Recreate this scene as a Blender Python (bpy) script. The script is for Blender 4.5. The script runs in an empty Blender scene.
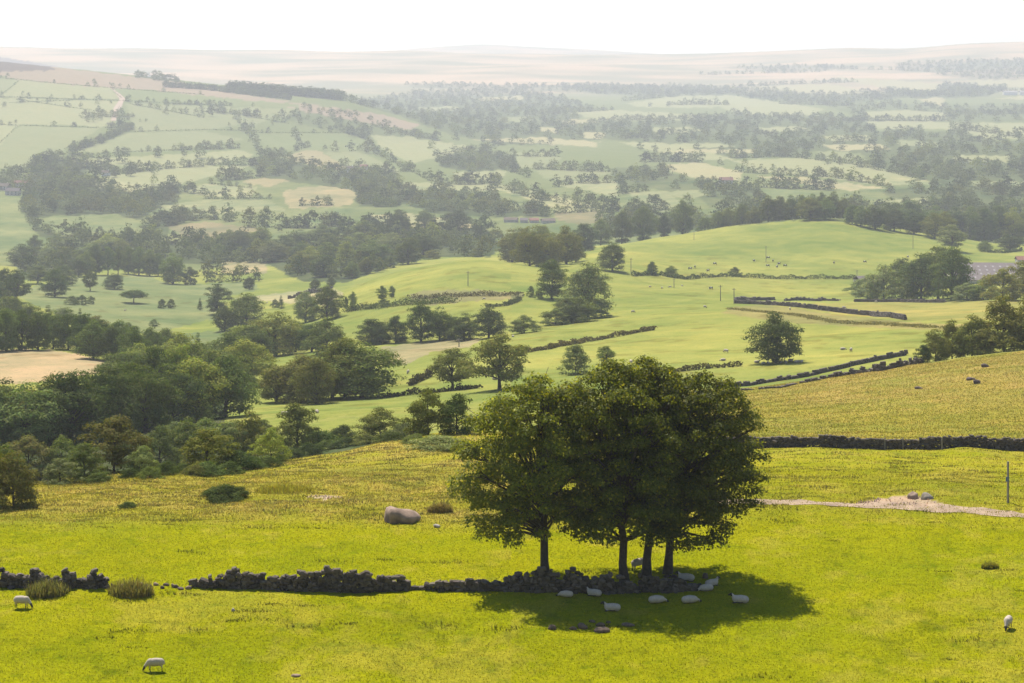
import bpy, bmesh, math, random
import numpy as np
from mathutils import Vector, Matrix

random.seed(7)
rng = np.random.default_rng(11)
S = bpy.context.scene
COL = S.collection
F, CX, HY = 2000.0, 512.0, 40.0          # focal length in pixels, principal column, eye level row

# ------------------------------------------------------------------ helpers
def link(o, parent=None):
    COL.objects.link(o)
    if parent is not None:
        o.parent = parent
    return o

def tag(o, label=None, cat=None, group=None, kind=None):
    if label: o['label'] = label
    if cat: o['category'] = cat
    if group: o['group'] = group
    if kind: o['kind'] = kind
    return o

def np_mesh(name, V, Q=None, T=None, mats=(), smooth=False, colors=None, floats=None, midx=None):
    """mesh from numpy verts, quads and triangles"""
    V = np.asarray(V, np.float32)
    nq = 0 if Q is None else len(Q)
    nt = 0 if T is None else len(T)
    me = bpy.data.meshes.new(name)
    me.vertices.add(len(V)); me.vertices.foreach_set('co', V.ravel())
    loops = []
    if nq: loops.append(np.asarray(Q, np.int32).ravel())
    if nt: loops.append(np.asarray(T, np.int32).ravel())
    lv = np.concatenate(loops)
    me.loops.add(len(lv)); me.loops.foreach_set('vertex_index', lv)
    st = np.concatenate([np.arange(nq) * 4, nq * 4 + np.arange(nt) * 3]).astype(np.int32)
    me.polygons.add(nq + nt); me.polygons.foreach_set('loop_start', st)
    me.polygons.foreach_set('use_smooth', np.full(nq + nt, smooth, bool))
    for m in mats: me.materials.append(m)
    if midx is not None: me.polygons.foreach_set('material_index', np.asarray(midx, np.int32))
    me.update(calc_edges=True)
    if colors is not None:
        for k, c in colors.items():
            a = me.attributes.new(k, 'FLOAT_COLOR', 'POINT')
            c4 = np.ones((len(V), 4), np.float32); c4[:, :3] = c
            a.data.foreach_set('color', c4.ravel())
    if floats is not None:
        for k, c in floats.items():
            a = me.attributes.new(k, 'FLOAT', 'POINT')
            a.data.foreach_set('value', np.asarray(c, np.float32))
    return me

def obj(name, me, parent=None):
    return link(bpy.data.objects.new(name, me), parent)

def empty(name, loc, rz=0.0, scale=(1, 1, 1)):
    o = bpy.data.objects.new(name, None)
    o.empty_display_size = 0.3
    o.location = loc; o.rotation_euler = (0, 0, rz); o.scale = scale
    return link(o)

def tube(path, radii, seg=7):
    """(V, Q) of a tapered tube along path"""
    P = np.asarray(path, float); n = len(P); V = []
    for i in range(n):
        d = P[min(i + 1, n - 1)] - P[max(i - 1, 0)]
        d = d / (np.linalg.norm(d) + 1e-9)
        a = np.array([1, 0, 0]) if abs(d[0]) < 0.8 else np.array([0, 1, 0])
        u = np.cross(d, a); u /= np.linalg.norm(u); w = np.cross(d, u)
        for k in range(seg):
            t = 2 * math.pi * k / seg
            V.append(P[i] + radii[i] * (math.cos(t) * u + math.sin(t) * w))
    Q = [(i * seg + k, i * seg + (k + 1) % seg, (i + 1) * seg + (k + 1) % seg, (i + 1) * seg + k)
         for i in range(n - 1) for k in range(seg)]
    return np.array(V), np.array(Q)

class MB:
    """collects (V, Q) pieces into one mesh"""
    def __init__(s): s.V = []; s.Q = []; s.n = 0; s.C = []
    def add(s, V, Q, c=None):
        V = np.asarray(V, float); Q = np.asarray(Q)
        s.V.append(V); s.Q.append(Q + s.n); s.n += len(V)
        s.C.append(np.tile(np.asarray((1, 1, 1) if c is None else c, float), (len(V), 1)))
    def box(s, c, size, rz=0.0, jit=0.0, col=None, rnd=rng):
        h = np.array(size) / 2
        B = np.array([(-1, -1, -1), (1, -1, -1), (1, 1, -1), (-1, 1, -1), (-1, -1, 1), (1, -1, 1), (1, 1, 1), (-1, 1, 1)], float) * h
        if jit: B += rnd.normal(0, 1, B.shape) * h * jit
        cs, sn = math.cos(rz), math.sin(rz)
        B = np.stack([B[:, 0] * cs - B[:, 1] * sn, B[:, 0] * sn + B[:, 1] * cs, B[:, 2]], 1) + np.asarray(c)
        s.add(B, [(0, 3, 2, 1), (4, 5, 6, 7), (0, 1, 5, 4), (1, 2, 6, 5), (2, 3, 7, 6), (3, 0, 4, 7)], col)
    def mesh(s, name, mat, smooth=False):
        return np_mesh(name, np.concatenate(s.V), np.concatenate(s.Q), None, [mat], smooth, {'tint': np.concatenate(s.C)})

# ------------------------------------------------------------------ materials
def new_mat(name):
    m = bpy.data.materials.new(name); m.use_nodes = True
    nt = m.node_tree; nt.nodes.clear()
    return m, nt, nt.nodes.new('ShaderNodeOutputMaterial')

def N(nt, typ, **kw):
    n = nt.nodes.new(typ)
    for k, v in kw.items():
        if k.startswith('i_'):
            key = k[2:]; key = int(key) if key.isdigit() else key
            n.inputs[key].default_value = v
        else: setattr(n, k, v)
    return n

def noise(nt, coord, scale, detail=3.0, rough=0.55):
    n = N(nt, 'ShaderNodeTexNoise'); n.inputs['Scale'].default_value = scale
    n.inputs['Detail'].default_value = detail; n.inputs['Roughness'].default_value = rough
    nt.links.new(coord, n.inputs['Vector']); return n.outputs['Fac']

def maprange(nt, v, a, b, c, d):
    n = N(nt, 'ShaderNodeMapRange'); nt.links.new(v, n.inputs[0])
    for i, x in enumerate((a, b, c, d)): n.inputs[i + 1].default_value = x
    return n.outputs[0]

def mixc(nt, fac, a, b, mode='MIX'):
    n = N(nt, 'ShaderNodeMix', data_type='RGBA', blend_type=mode)
    for sock, v in ((n.inputs[0], fac), (n.inputs[6], a), (n.inputs[7], b)):
        if isinstance(v, (int, float)): sock.default_value = v
        elif isinstance(v, tuple): sock.default_value = (*v, 1) if len(v) == 3 else v
        else: nt.links.new(v, sock)
    return n.outputs[2]

def leaf_mat(name, use, transl=0.4, spec=0.35, rough=0.5, tcol=(1.25, 1.35, 0.5), base=None):
    """leaves: tinted diffuse with light coming through; use = 'object' colour or 'tint' attribute"""
    m, nt, out = new_mat(name)
    if use == 'object':
        oi = N(nt, 'ShaderNodeObjectInfo')
        at = N(nt, 'ShaderNodeAttribute', attribute_name='tint')
        c = mixc(nt, 1.0, oi.outputs['Color'], at.outputs['Color'], 'MULTIPLY')
    else:
        at = N(nt, 'ShaderNodeAttribute', attribute_name='tint')
        c = at.outputs['Color']
    p = N(nt, 'ShaderNodeBsdfPrincipled'); p.inputs['Roughness'].default_value = rough
    p.inputs['Specular IOR Level'].default_value = spec
    nt.links.new(c, p.inputs['Base Color'])
    t = N(nt, 'ShaderNodeBsdfTranslucent')
    tc = mixc(nt, 1.0, c, tcol, 'MULTIPLY'); nt.links.new(tc, t.inputs['Color'])
    mx = N(nt, 'ShaderNodeMixShader'); mx.inputs[0].default_value = transl
    nt.links.new(p.outputs[0], mx.inputs[1]); nt.links.new(t.outputs[0], mx.inputs[2])
    nt.links.new(mx.outputs[0], out.inputs['Surface'])
    return m

def plain(name, col, rough=0.8, var=0.25, scale=6.0, bump=0.0, tint=False, spec=0.3):
    m, nt, out = new_mat(name)
    tc = N(nt, 'ShaderNodeTexCoord').outputs['Object']
    n1 = noise(nt, tc, scale, 4)
    f = maprange(nt, n1, 0.3, 0.7, 1 - var, 1 + var)
    c = mixc(nt, 1.0, col, f, 'MULTIPLY')
    if tint:
        at = N(nt, 'ShaderNodeAttribute', attribute_name='tint')
        c = mixc(nt, 1.0, c, at.outputs['Color'], 'MULTIPLY')
    p = N(nt, 'ShaderNodeBsdfPrincipled'); p.inputs['Roughness'].default_value = rough
    p.inputs['Specular IOR Level'].default_value = spec
    nt.links.new(c, p.inputs['Base Color'])
    if bump:
        b = N(nt, 'ShaderNodeBump'); b.inputs['Strength'].default_value = bump; b.inputs['Distance'].default_value = 0.03
        nt.links.new(noise(nt, tc, scale * 4, 3), b.inputs['Height']); nt.links.new(b.outputs[0], p.inputs['Normal'])
    nt.links.new(p.outputs[0], out.inputs['Surface'])
    return m

M_LEAF = leaf_mat('leaves', 'object', transl=.28, spec=.03, rough=.7)
M_LEAF_NEAR = leaf_mat('sycamore_leaves', 'tint', transl=0.52, spec=0.1, rough=0.5, tcol=(1.5, 1.4, 0.4))
M_FAR = leaf_mat('far_leaves', 'tint', transl=0.2, spec=.0, rough=.9)
M_GRASS = leaf_mat('grass_blades', 'tint', transl=0.5, spec=0.03, rough=0.6, tcol=(1.15, 1.15, 0.6))
M_BARK = plain('bark', (0.06, 0.047, 0.034), 0.9, 0.4, 5.0, 0.6)
M_STONE = plain('gritstone', (0.085, 0.068, 0.052), 0.92, 0.35, 5.0, 0.5, tint=True)
M_ROCK = plain('boulder_stone', (0.25, 0.175, 0.125), 0.9, 0.35, 1.6, 0.7)
M_PALE = plain('pale_stone', (0.36, 0.31, 0.25), 0.9, 0.3, 3.0, 0.5)
M_DARKROCK = plain('dark_rock', (0.10, 0.07, 0.055), 0.9, 0.35, 2.5, 0.5)
M_SOIL = plain('soil', (0.13, 0.09, 0.06), 0.95, 0.4, 6.0, 0.5)
M_WOOD = plain('weathered_wood', (0.22, 0.19, 0.15), 0.85, 0.3, 8.0)
M_WOOL = plain('wool', (0.44, 0.37, 0.29), 0.95, 0.14, 9.0, 0.8)
M_FACE = plain('sheep_face', (0.035, 0.03, 0.027), 0.8, 0.2)
M_COWB = plain('cow_hide', (0.03, 0.025, 0.022), 0.7, 0.2)
M_COWW = plain('cow_white', (0.6, 0.57, 0.52), 0.7, 0.1)
M_ROOF = plain('sheet_roof', (0.165, 0.14, 0.13), 0.9, 0.15, 1.0, spec=.05)
M_SKYL = plain('rooflight', (0.27, 0.255, 0.24), 0.7, 0.05, spec=.1)
M_SLATE = plain('slate', (0.15, 0.12, 0.09), 0.9, 0.2, 1.0, spec=.05)
M_TILE = plain('red_tile', (0.25, 0.13, 0.095), 0.9, 0.2, 1.0, spec=.05)
M_HWALL = plain('house_stone', (0.48, 0.42, 0.35), 0.85, 0.15, 0.8)
M_GLASS = plain('window_glass', (0.03, 0.035, 0.04), 0.15, 0.1)
M_SIGN = plain('sign_plate', (0.12, 0.16, 0.22), 0.5, 0.1)

# ------------------------------------------------------------------ terrain
# feature lines from near to far: (column, row, distance)
LINES = [
 [(0, 1040, 6), (1024, 1040, 6)],
 [(0, 900, 24), (1024, 900, 24)],
 [(0, 760, 80), (1024, 765, 80)],
 [(0, 683, 105), (512, 684, 105), (1024, 683, 106)],
 [(0, 587, 120), (300, 592, 120), (512, 594, 120), (700, 592, 121), (1024, 590, 122)],
 [(0, 530, 136), (512, 535, 135), (1024, 532, 136)],
 [(0, 492, 152), (512, 492, 152), (800, 498, 148), (1024, 500, 147)],
 [(0, 487, 163), (100, 474, 172), (200, 469, 177), (300, 461, 182), (400, 441, 190), (450, 433, 194), (560, 436, 195), (740, 447, 192), (880, 447, 191), (1024, 450, 190)],
 [(0, 510, 195), (100, 500, 200), (200, 490, 205), (300, 478, 212), (400, 448, 222), (450, 437, 225), (560, 437, 222), (740, 436, 215), (880, 436, 214), (1024, 437, 212)],
 [(0, 445, 300), (100, 445, 300), (200, 430, 310), (300, 421, 320), (400, 414, 325), (560, 402, 330), (740, 392, 320), (850, 377, 330), (925, 364, 335), (1024, 350, 340)],
 [(0, 398, 420), (100, 395, 430), (200, 405, 410), (300, 402, 400), (400, 394, 400), (500, 386, 400), (640, 374, 410), (740, 386, 365), (850, 371, 385), (925, 363, 400), (1024, 356, 410)],
 [(0, 352, 560), (100, 354, 560), (200, 372, 530), (300, 378, 510), (400, 366, 500), (500, 354, 500), (640, 345, 520), (775, 345, 490), (850, 338, 500), (925, 331, 510), (1024, 323, 530)],
 [(0, 320, 800), (100, 332, 800), (200, 340, 790), (300, 332, 760), (400, 342, 640), (500, 328, 660), (560, 320, 680), (640, 312, 700), (740, 304, 720), (850, 313, 680), (940, 306, 710), (1024, 302, 740)],
 [(0, 303, 1000), (100, 312, 1000), (200, 322, 960), (300, 306, 980), (350, 289, 1000), (400, 272, 1020), (470, 258, 1035), (545, 268, 1010), (612, 268, 1000), (700, 278, 1030), (820, 279, 1060), (900, 280, 1060), (1024, 280, 1060)],
 [(0, 290, 1180), (100, 290, 1180), (200, 298, 1150), (300, 292, 1150), (350, 290, 1150), (400, 276, 1160), (470, 267, 1160), (545, 264, 1160), (612, 253, 1200), (700, 252, 1230), (820, 250, 1240), (920, 256, 1230), (1024, 262, 1220)],
 [(0, 272, 1400), (100, 275, 1400), (200, 280, 1380), (300, 272, 1370), (400, 265, 1370), (470, 258, 1370), (545, 254, 1380), (600, 247, 1400), (650, 240, 1410), (700, 232, 1420), (760, 224, 1430), (820, 219, 1440), (870, 223, 1430), (920, 234, 1420), (970, 242, 1410), (1024, 248, 1410)],
 [(0, 250, 1700), (100, 252, 1700), (200, 254, 1680), (300, 250, 1650), (400, 248, 1650), (470, 246, 1650), (600, 242, 1650), (700, 238, 1650), (760, 234, 1650), (820, 230, 1650), (920, 236, 1650), (1024, 240, 1650)],
 [(0, 205, 2150), (100, 216, 2100), (200, 216, 2100), (300, 210, 2100), (470, 216, 2050), (600, 212, 2050), (700, 206, 2050), (820, 205, 2050), (1024, 207, 2050)],
 [(0, 166, 2700), (100, 170, 2650), (200, 174, 2650), (300, 177, 2600), (400, 180, 2600), (500, 182, 2600), (600, 180, 2600), (820, 172, 2600), (1024, 174, 2600)],
 [(0, 118, 3400), (100, 124, 3350), (200, 134, 3300), (300, 146, 3250), (400, 154, 3250), (500, 157, 3300), (700, 149, 3300), (1024, 146, 3300)],
 [(0, 61, 4300), (50, 67, 4300), (130, 76, 4300), (200, 83.5, 4250), (260, 88.5, 4220), (300, 92.5, 4200), (345, 97, 4200), (370, 108, 4200), (400, 118, 4200), (500, 129, 4200), (700, 127, 4200), (1024, 126, 4200)],
 [(0, 86, 5500), (100, 88, 5500), (200, 96, 5500), (300, 103, 5500), (400, 107, 5500), (500, 107, 5500), (700, 105, 5500), (1024, 105, 5500)],
 [(0, 84, 7000), (300, 88, 7000), (500, 89, 7000), (700, 88, 7000), (1024, 84, 7000)],
 [(0, 47, 9500), (150, 49, 9500), (300, 50.5, 9500), (430, 52, 9500), (530, 54, 9500), (660, 55, 9500), (720, 53, 9500), (780, 50.5, 9500), (860, 48, 9500), (895, 49.5, 9500), (960, 44, 9500), (1024, 41.5, 9500)],
 [(0, 60, 10800), (1024, 60, 10800)],
 [(0, 60, 13200), (330, 58, 13200), (430, 47, 13200), (480, 44, 13200), (540, 47, 13200), (700, 56, 13200), (1024, 60, 13200)],
 [(0, 70, 15500), (1024, 70, 15500)],
]
PXS = np.concatenate([np.arange(-620, -40, 12.0), np.arange(-40, 1066, 2.0), np.arange(1066, 1650, 12.0)])
LY = np.concatenate([np.linspace(math.log(6), math.log(100), 40, endpoint=False),
                     np.linspace(math.log(100), math.log(230), 230, endpoint=False),
                     np.linspace(math.log(230), math.log(1500), 300, endpoint=False),
                     np.linspace(math.log(1500), math.log(9600), 330, endpoint=False),
                     np.linspace(math.log(9600), math.log(15500), 30)])
def gsmooth(A, sig):
    k = np.exp(-0.5 * (np.arange(-80, 81) / sig) ** 2); k /= k.sum()
    return np.convolve(np.pad(A, 80, mode='edge'), k, 'valid')
def build_profile():
    g = np.arange(-700, 1725, 2.0)
    Zl, Ll = [], []
    for ln in LINES:
        a = np.array(ln, float)
        py = gsmooth(np.interp(g, a[:, 0], a[:, 1]), 7)
        ly = gsmooth(np.interp(g, a[:, 0], np.log(a[:, 2])), 7)
        Zl.append(np.interp(PXS, g, -(py - HY) * np.exp(ly) / F)); Ll.append(np.interp(PXS, g, ly))
    X = np.array(Ll); Z = np.array(Zl)               # lines x columns
    h = np.diff(X, axis=0); d = np.diff(Z, axis=0) / h
    m = np.zeros_like(Z)
    w1 = 2 * h[1:] + h[:-1]; w2 = h[1:] + 2 * h[:-1]
    with np.errstate(divide='ignore', invalid='ignore'):
        hm = (w1 + w2) / (w1 / d[:-1] + w2 / d[1:])
    m[1:-1] = np.where(d[:-1] * d[1:] > 0, hm, 0)
    m[0] = d[0]; m[-1] = d[-1]
    out = np.zeros((len(LY), len(PXS)))
    for j in range(len(PXS)):
        i = np.clip(np.searchsorted(X[:, j], LY) - 1, 0, len(X) - 2)
        hh = h[i, j]; t = (LY - X[i, j]) / hh
        out[:, j] = ((2*t**3 - 3*t**2 + 1) * Z[i, j] + (t**3 - 2*t**2 + t) * hh * m[i, j]
                     + (-2*t**3 + 3*t**2) * Z[i+1, j] + (t**3 - t**2) * hh * m[i+1, j])
    return out
def waves(X, Y, lam, n, seed):
    r = np.random.default_rng(seed); o = np.zeros_like(X)
    for _ in range(n):
        a = r.uniform(0, 2 * math.pi); k = 2 * math.pi / (lam * r.uniform(0.6, 1.7))
        o += np.sin((X * math.cos(a) + Y * math.sin(a)) * k + r.uniform(0, 6.28))
    return o / math.sqrt(n)
GZ = build_profile()
GY = np.exp(LY)[:, None] * np.ones((1, len(PXS)))
GX = (PXS[None, :] - CX) * GY / F
near = np.clip((GY - 40) / 60, 0, 1)
GZ += near * 0.10 * waves(GX, GY, 9, 9, 1) * np.clip(220 / GY, 0.0, 1) + near * (0.04 + .08 * np.clip((GY - 132) / 12, 0, 1)) * waves(GX, GY * 1.6, 3.2, 9, 2) * np.clip(1.2 - GY / 260, 0, 1)
GZ += 0.5 * waves(GX, GY, 70, 8, 3) * np.clip((GY - 230) / 300, 0, 1) + 2.2 * waves(GX, GY, 420, 8, 4) * np.clip((GY - 1500) / 1500, 0, 1)
GZ += 9 * waves(GX, GY, 1500, 9, 5) * np.clip((GY - 5500) / 3000, 0, 1) * np.clip((9300 - GY) / 500, 0, 1)
GP = HY - F * GZ / GY                                   # row seen at each grid vertex
GM = np.minimum.accumulate(GP, axis=0)
DPX = PXS
def _col(px): return int(np.clip(np.searchsorted(DPX, px), 1, len(DPX) - 1))
def zat(px, Y):
    j = _col(px); t = min(max((px - DPX[j-1]) / (DPX[j] - DPX[j-1]), 0), 1)
    ly = math.log(Y)
    return (1 - t) * np.interp(ly, LY, GZ[:, j-1]) + t * np.interp(ly, LY, GZ[:, j])
def at(px, py=None, Y=None):
    """ground point seen at a pixel, or under column px at distance Y"""
    if Y is None:
        j = _col(px); t = min(max((px - DPX[j-1]) / (DPX[j] - DPX[j-1]), 0), 1)
        c = GM[:, j] if t > .5 else GM[:, j-1]
        i = int(np.searchsorted(-c, -py)); i = min(max(i, 1), len(LY) - 1)
        a, b = c[i-1], c[i]
        s = 0 if a == b else min(max((a - py) / (a - b), 0), 1)
        Y = math.exp(LY[i-1] + s * (LY[i] - LY[i-1]))
    return Vector(((px - CX) * Y / F, Y, float(zat(px, Y))))
def zxy(x, y): return float(zat(CX + x * F / y, y))

# ---- fields: what grows on each piece of ground
G1 = (0.152, 0.172, 0.068); G2 = (0.188, 0.198, 0.090); G3 = (0.230, 0.230, 0.108); ST = (0.25, 0.212, 0.105)
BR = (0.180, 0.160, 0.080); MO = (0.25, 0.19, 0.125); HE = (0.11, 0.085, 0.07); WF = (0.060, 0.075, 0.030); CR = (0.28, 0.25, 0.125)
NEAR = (0.214, 0.213, 0.003); ROUGH = (0.258, 0.222, 0.036); HILL = (0.200, 0.212, 0.050); STRAW = (0.265, 0.212, 0.050)
WHEAT = (0.33, 0.25, 0.135)
FIELDS = [
 (HE, [(-600,40),(0,57),(55,66),(58,72),(0,74),(-600,70)]),
 (MO, [(-600,70),(0,72),(55,70),(50,66),(110,74),(180,82),(215,90),(300,103),(380,114),(420,125),(410,130),(340,118),(240,99),(205,96),(150,90),(110,88),(60,84),(22,80),(0,76),(-600,76)]),
 (G2, [(-600,78),(0,77),(20,80),(0,96),(-600,96)]), (G3, [(20,80),(60,84),(110,88),(122,99),(0,97)]),
 (G1, [(112,88),(205,96),(240,100),(300,104),(300,108),(205,104),(124,100)]),
 (G3, [(-600,98),(0,98),(122,101),(115,125),(100,127),(72,125),(-600,125)]), (G3, [(-600,125),(18,125),(0,145),(-600,150)]),
 (G2, [(18,126),(100,128),(65,150),(20,168),(-600,170),(-600,150),(0,145)]),
 (G2, [(125,103),(205,106),(300,109),(290,116),(270,118),(250,128),(240,125),(205,130),(133,132)]),
 (G2, [(130,133),(205,131),(245,140),(200,146),(150,152),(90,152),(75,150)]),
 (G3, [(66,160),(75,158),(105,158),(200,153),(240,150),(255,155),(205,166),(160,170),(110,165),(70,165)]),
 (G3, [(85,182),(110,175),(160,170),(205,166),(250,166),(205,178),(180,184),(150,190),(135,192),(100,188)]),
 (G3, [(185,190),(205,184),(258,187),(250,198),(200,195)]), (G2, [(160,206),(205,200),(270,200),(285,210),(205,214),(165,213)]),
 (G1, [(40,218),(80,215),(115,214),(140,220),(133,235),(80,240),(60,238)]),
 (G1, [(-600,190),(0,196),(20,197),(22,212),(30,228),(40,240),(12,252),(-600,256)]),
 (BR, [(165,226),(205,222),(265,228),(262,238),(210,240),(180,234)]), (ST, [(283,192),(300,187),(330,186),(350,190),(357,195),(350,205),(300,209),(288,208)]),
 (ST, [(285,158),(300,151),(318,150),(345,165),(350,170),(330,170),(300,162)]), (ST, [(240,182),(260,178),(290,180),(270,187)]),
 (G2, [(325,152),(360,152),(400,170),(395,173),(350,167),(340,163)]), (G1, [(255,134),(330,134),(325,150),(280,150),(270,148)]),
 (G1, [(300,133),(345,133),(370,142),(350,152),(305,148)]), (G3, [(370,135),(410,137),(475,147),(470,150),(412,163),(385,152)]),
 (G1, [(250,218),(300,212),(340,206),(347,214),(335,226),(290,229),(262,226)]), (CR, [(368,215),(410,213),(470,222),(470,229),(430,230),(380,223)]),
 (G3, [(452,172),(508,171),(500,181),(455,179)]), (G3, [(400,182),(440,183),(500,184),(550,195),(600,208),(606,210),(560,213),(530,199),(500,191),(400,190)]),
 (G2, [(512,153),(540,152),(560,157),(555,168),(520,168)]), (G2, [(535,170),(590,168),(612,172),(590,180),(545,179)]), (G3, [(558,186),(580,180),(617,180),(617,198),(590,191)]),
 (G1, [(502,202),(522,203),(518,210),(503,209)]), (BR, [(553,213),(602,211),(605,222),(580,225),(560,221)]),
 (G2, [(630,193),(660,191),(692,207),(680,211),(640,211)]), (G2, [(650,192),(700,190),(707,195),(690,199)]), (CR, [(666,165),(700,162),(742,172),(740,181),(700,179),(670,171)]),
 (G3, [(733,161),(790,158),(850,160),(920,179),(942,184),(880,185),(820,177),(760,172)]), (CR, [(755,176),(800,177),(850,183),(885,188),(850,191),(790,182)]),
 (G1, [(762,188),(812,192),(790,204),(768,201)]), (G3, [(618,142),(665,143),(710,152),(737,160),(700,160),(640,148)]), (G2, [(818,151),(850,152),(862,163),(820,163)]),
 (G3, [(570,112),(615,110),(690,114),(722,117),(680,120),(600,121)]), (G3, [(625,103),(680,96),(730,95),(780,103),(825,109),(812,115),(770,116),(735,113),(720,107),(690,108),(640,107)]),
 (G3, [(863,112),(900,110),(950,113),(945,121),(870,119)]), (G3, [(863,121),(920,121),(960,123),(1300,123),(1300,136),(990,139),(950,129),(880,129)]),
 (CR, [(820,145),(880,144),(892,149),(840,151)]), (CR, [(655,152),(700,149),(760,149),(755,153),(700,153)]),
 (CR, [(470,140),(540,137),(600,142),(595,147),(545,144)]), (CR, [(580,132),(605,133),(602,139),(585,138)]), (CR, [(540,127),(560,128),(556,133),(541,131)]),
 (CR, [(830,77),(880,79),(945,84),(930,93),(905,91),(860,83)]), (CR, [(965,80),(1300,77),(1300,88),(985,87)]), (CR, [(915,99),(945,97),(942,106)]),
 (CR, [(740,87),(830,84),(880,93),(830,95)]), (CR, [(1040,95),(1300,95),(1300,101),(990,99)]),
 (G3, [(640,128),(690,127),(707,131.5),(660,133.5)]), (CR, [(558,120),(590,119),(602,122.5),(570,124.5)]), (G3, [(755,128),(800,126),(817,130.5),(770,132.5)]), (G2, [(898,140),(945,142),(942,147),(900,146)]), (G3, [(955,155),(1012,156),(1008,162),(952,161)]), (G2, [(968,181),(1060,182),(1060,188),(975,187)]), (G3, [(418,108),(455,106),(464,109.5),(430,111.5)]), (G2, [(498,118),(530,116),(540,120),(505,122.5)]), (G3, [(660,144),(720,143),(735,147),(690,148)]), (G2, [(880,200),(930,198),(940,203),(890,205)]), (CR, [(470,98),(520,96),(530,99),(480,101)]), (G3, [(820,136),(870,135),(872,140),(830,141)]),
 # the near valley
 (G1, [(10,292),(75,277),(150,275),(165,283),(205,284),(255,281),(258,290),(215,298),(218,318),(150,334),(100,330),(70,315),(40,308)]),
 (G1, [(150,336),(245,328),(225,340),(200,350),(165,345)]), (ST, [(222,262),(267,262),(267,273),(222,273)]),
 (CR, [(228,299),(300,291),(330,287),(345,294),(322,306),(280,302)]),
 (WHEAT, [(-600,352),(0,350),(25,349),(50,350),(80,354),(110,363),(116,371),(60,379),(20,384),(-600,390)]),
 ((0.185,0.17,0.07), [(408,294),(430,290),(480,290),(525,293),(520,299),(470,301),(430,306),(413,303)]),
 (ST, [(380,347),(450,339),(482,339),(470,347),(430,352),(405,366),(385,362)]),
 ((0.235,0.215,0.06), [(765,305),(900,301),(1300,298),(1300,314),(960,320),(905,321),(830,313)]), ((0.205,0.185,0.062), [(735,306),(770,305),(830,314),(905,322),(965,325),(955,331),(860,327),(780,322),(720,313)]),
]
def inpoly(x, y, P):
    P = np.array(P, float); ins = np.zeros(x.shape, bool)
    for (x0, y0), (x1, y1) in zip(P, np.roll(P, -1, axis=0)):
        if y0 == y1: continue
        c = ((y0 > y) != (y1 > y)) & (x < (x1 - x0) * (y - y0) / (y1 - y0) + x0)
        ins ^= c
    return ins
def smoothstep(v, a, b):
    t = np.clip((v - a) / (b - a), 0, 1); return t * t * (3 - 2 * t)

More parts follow.
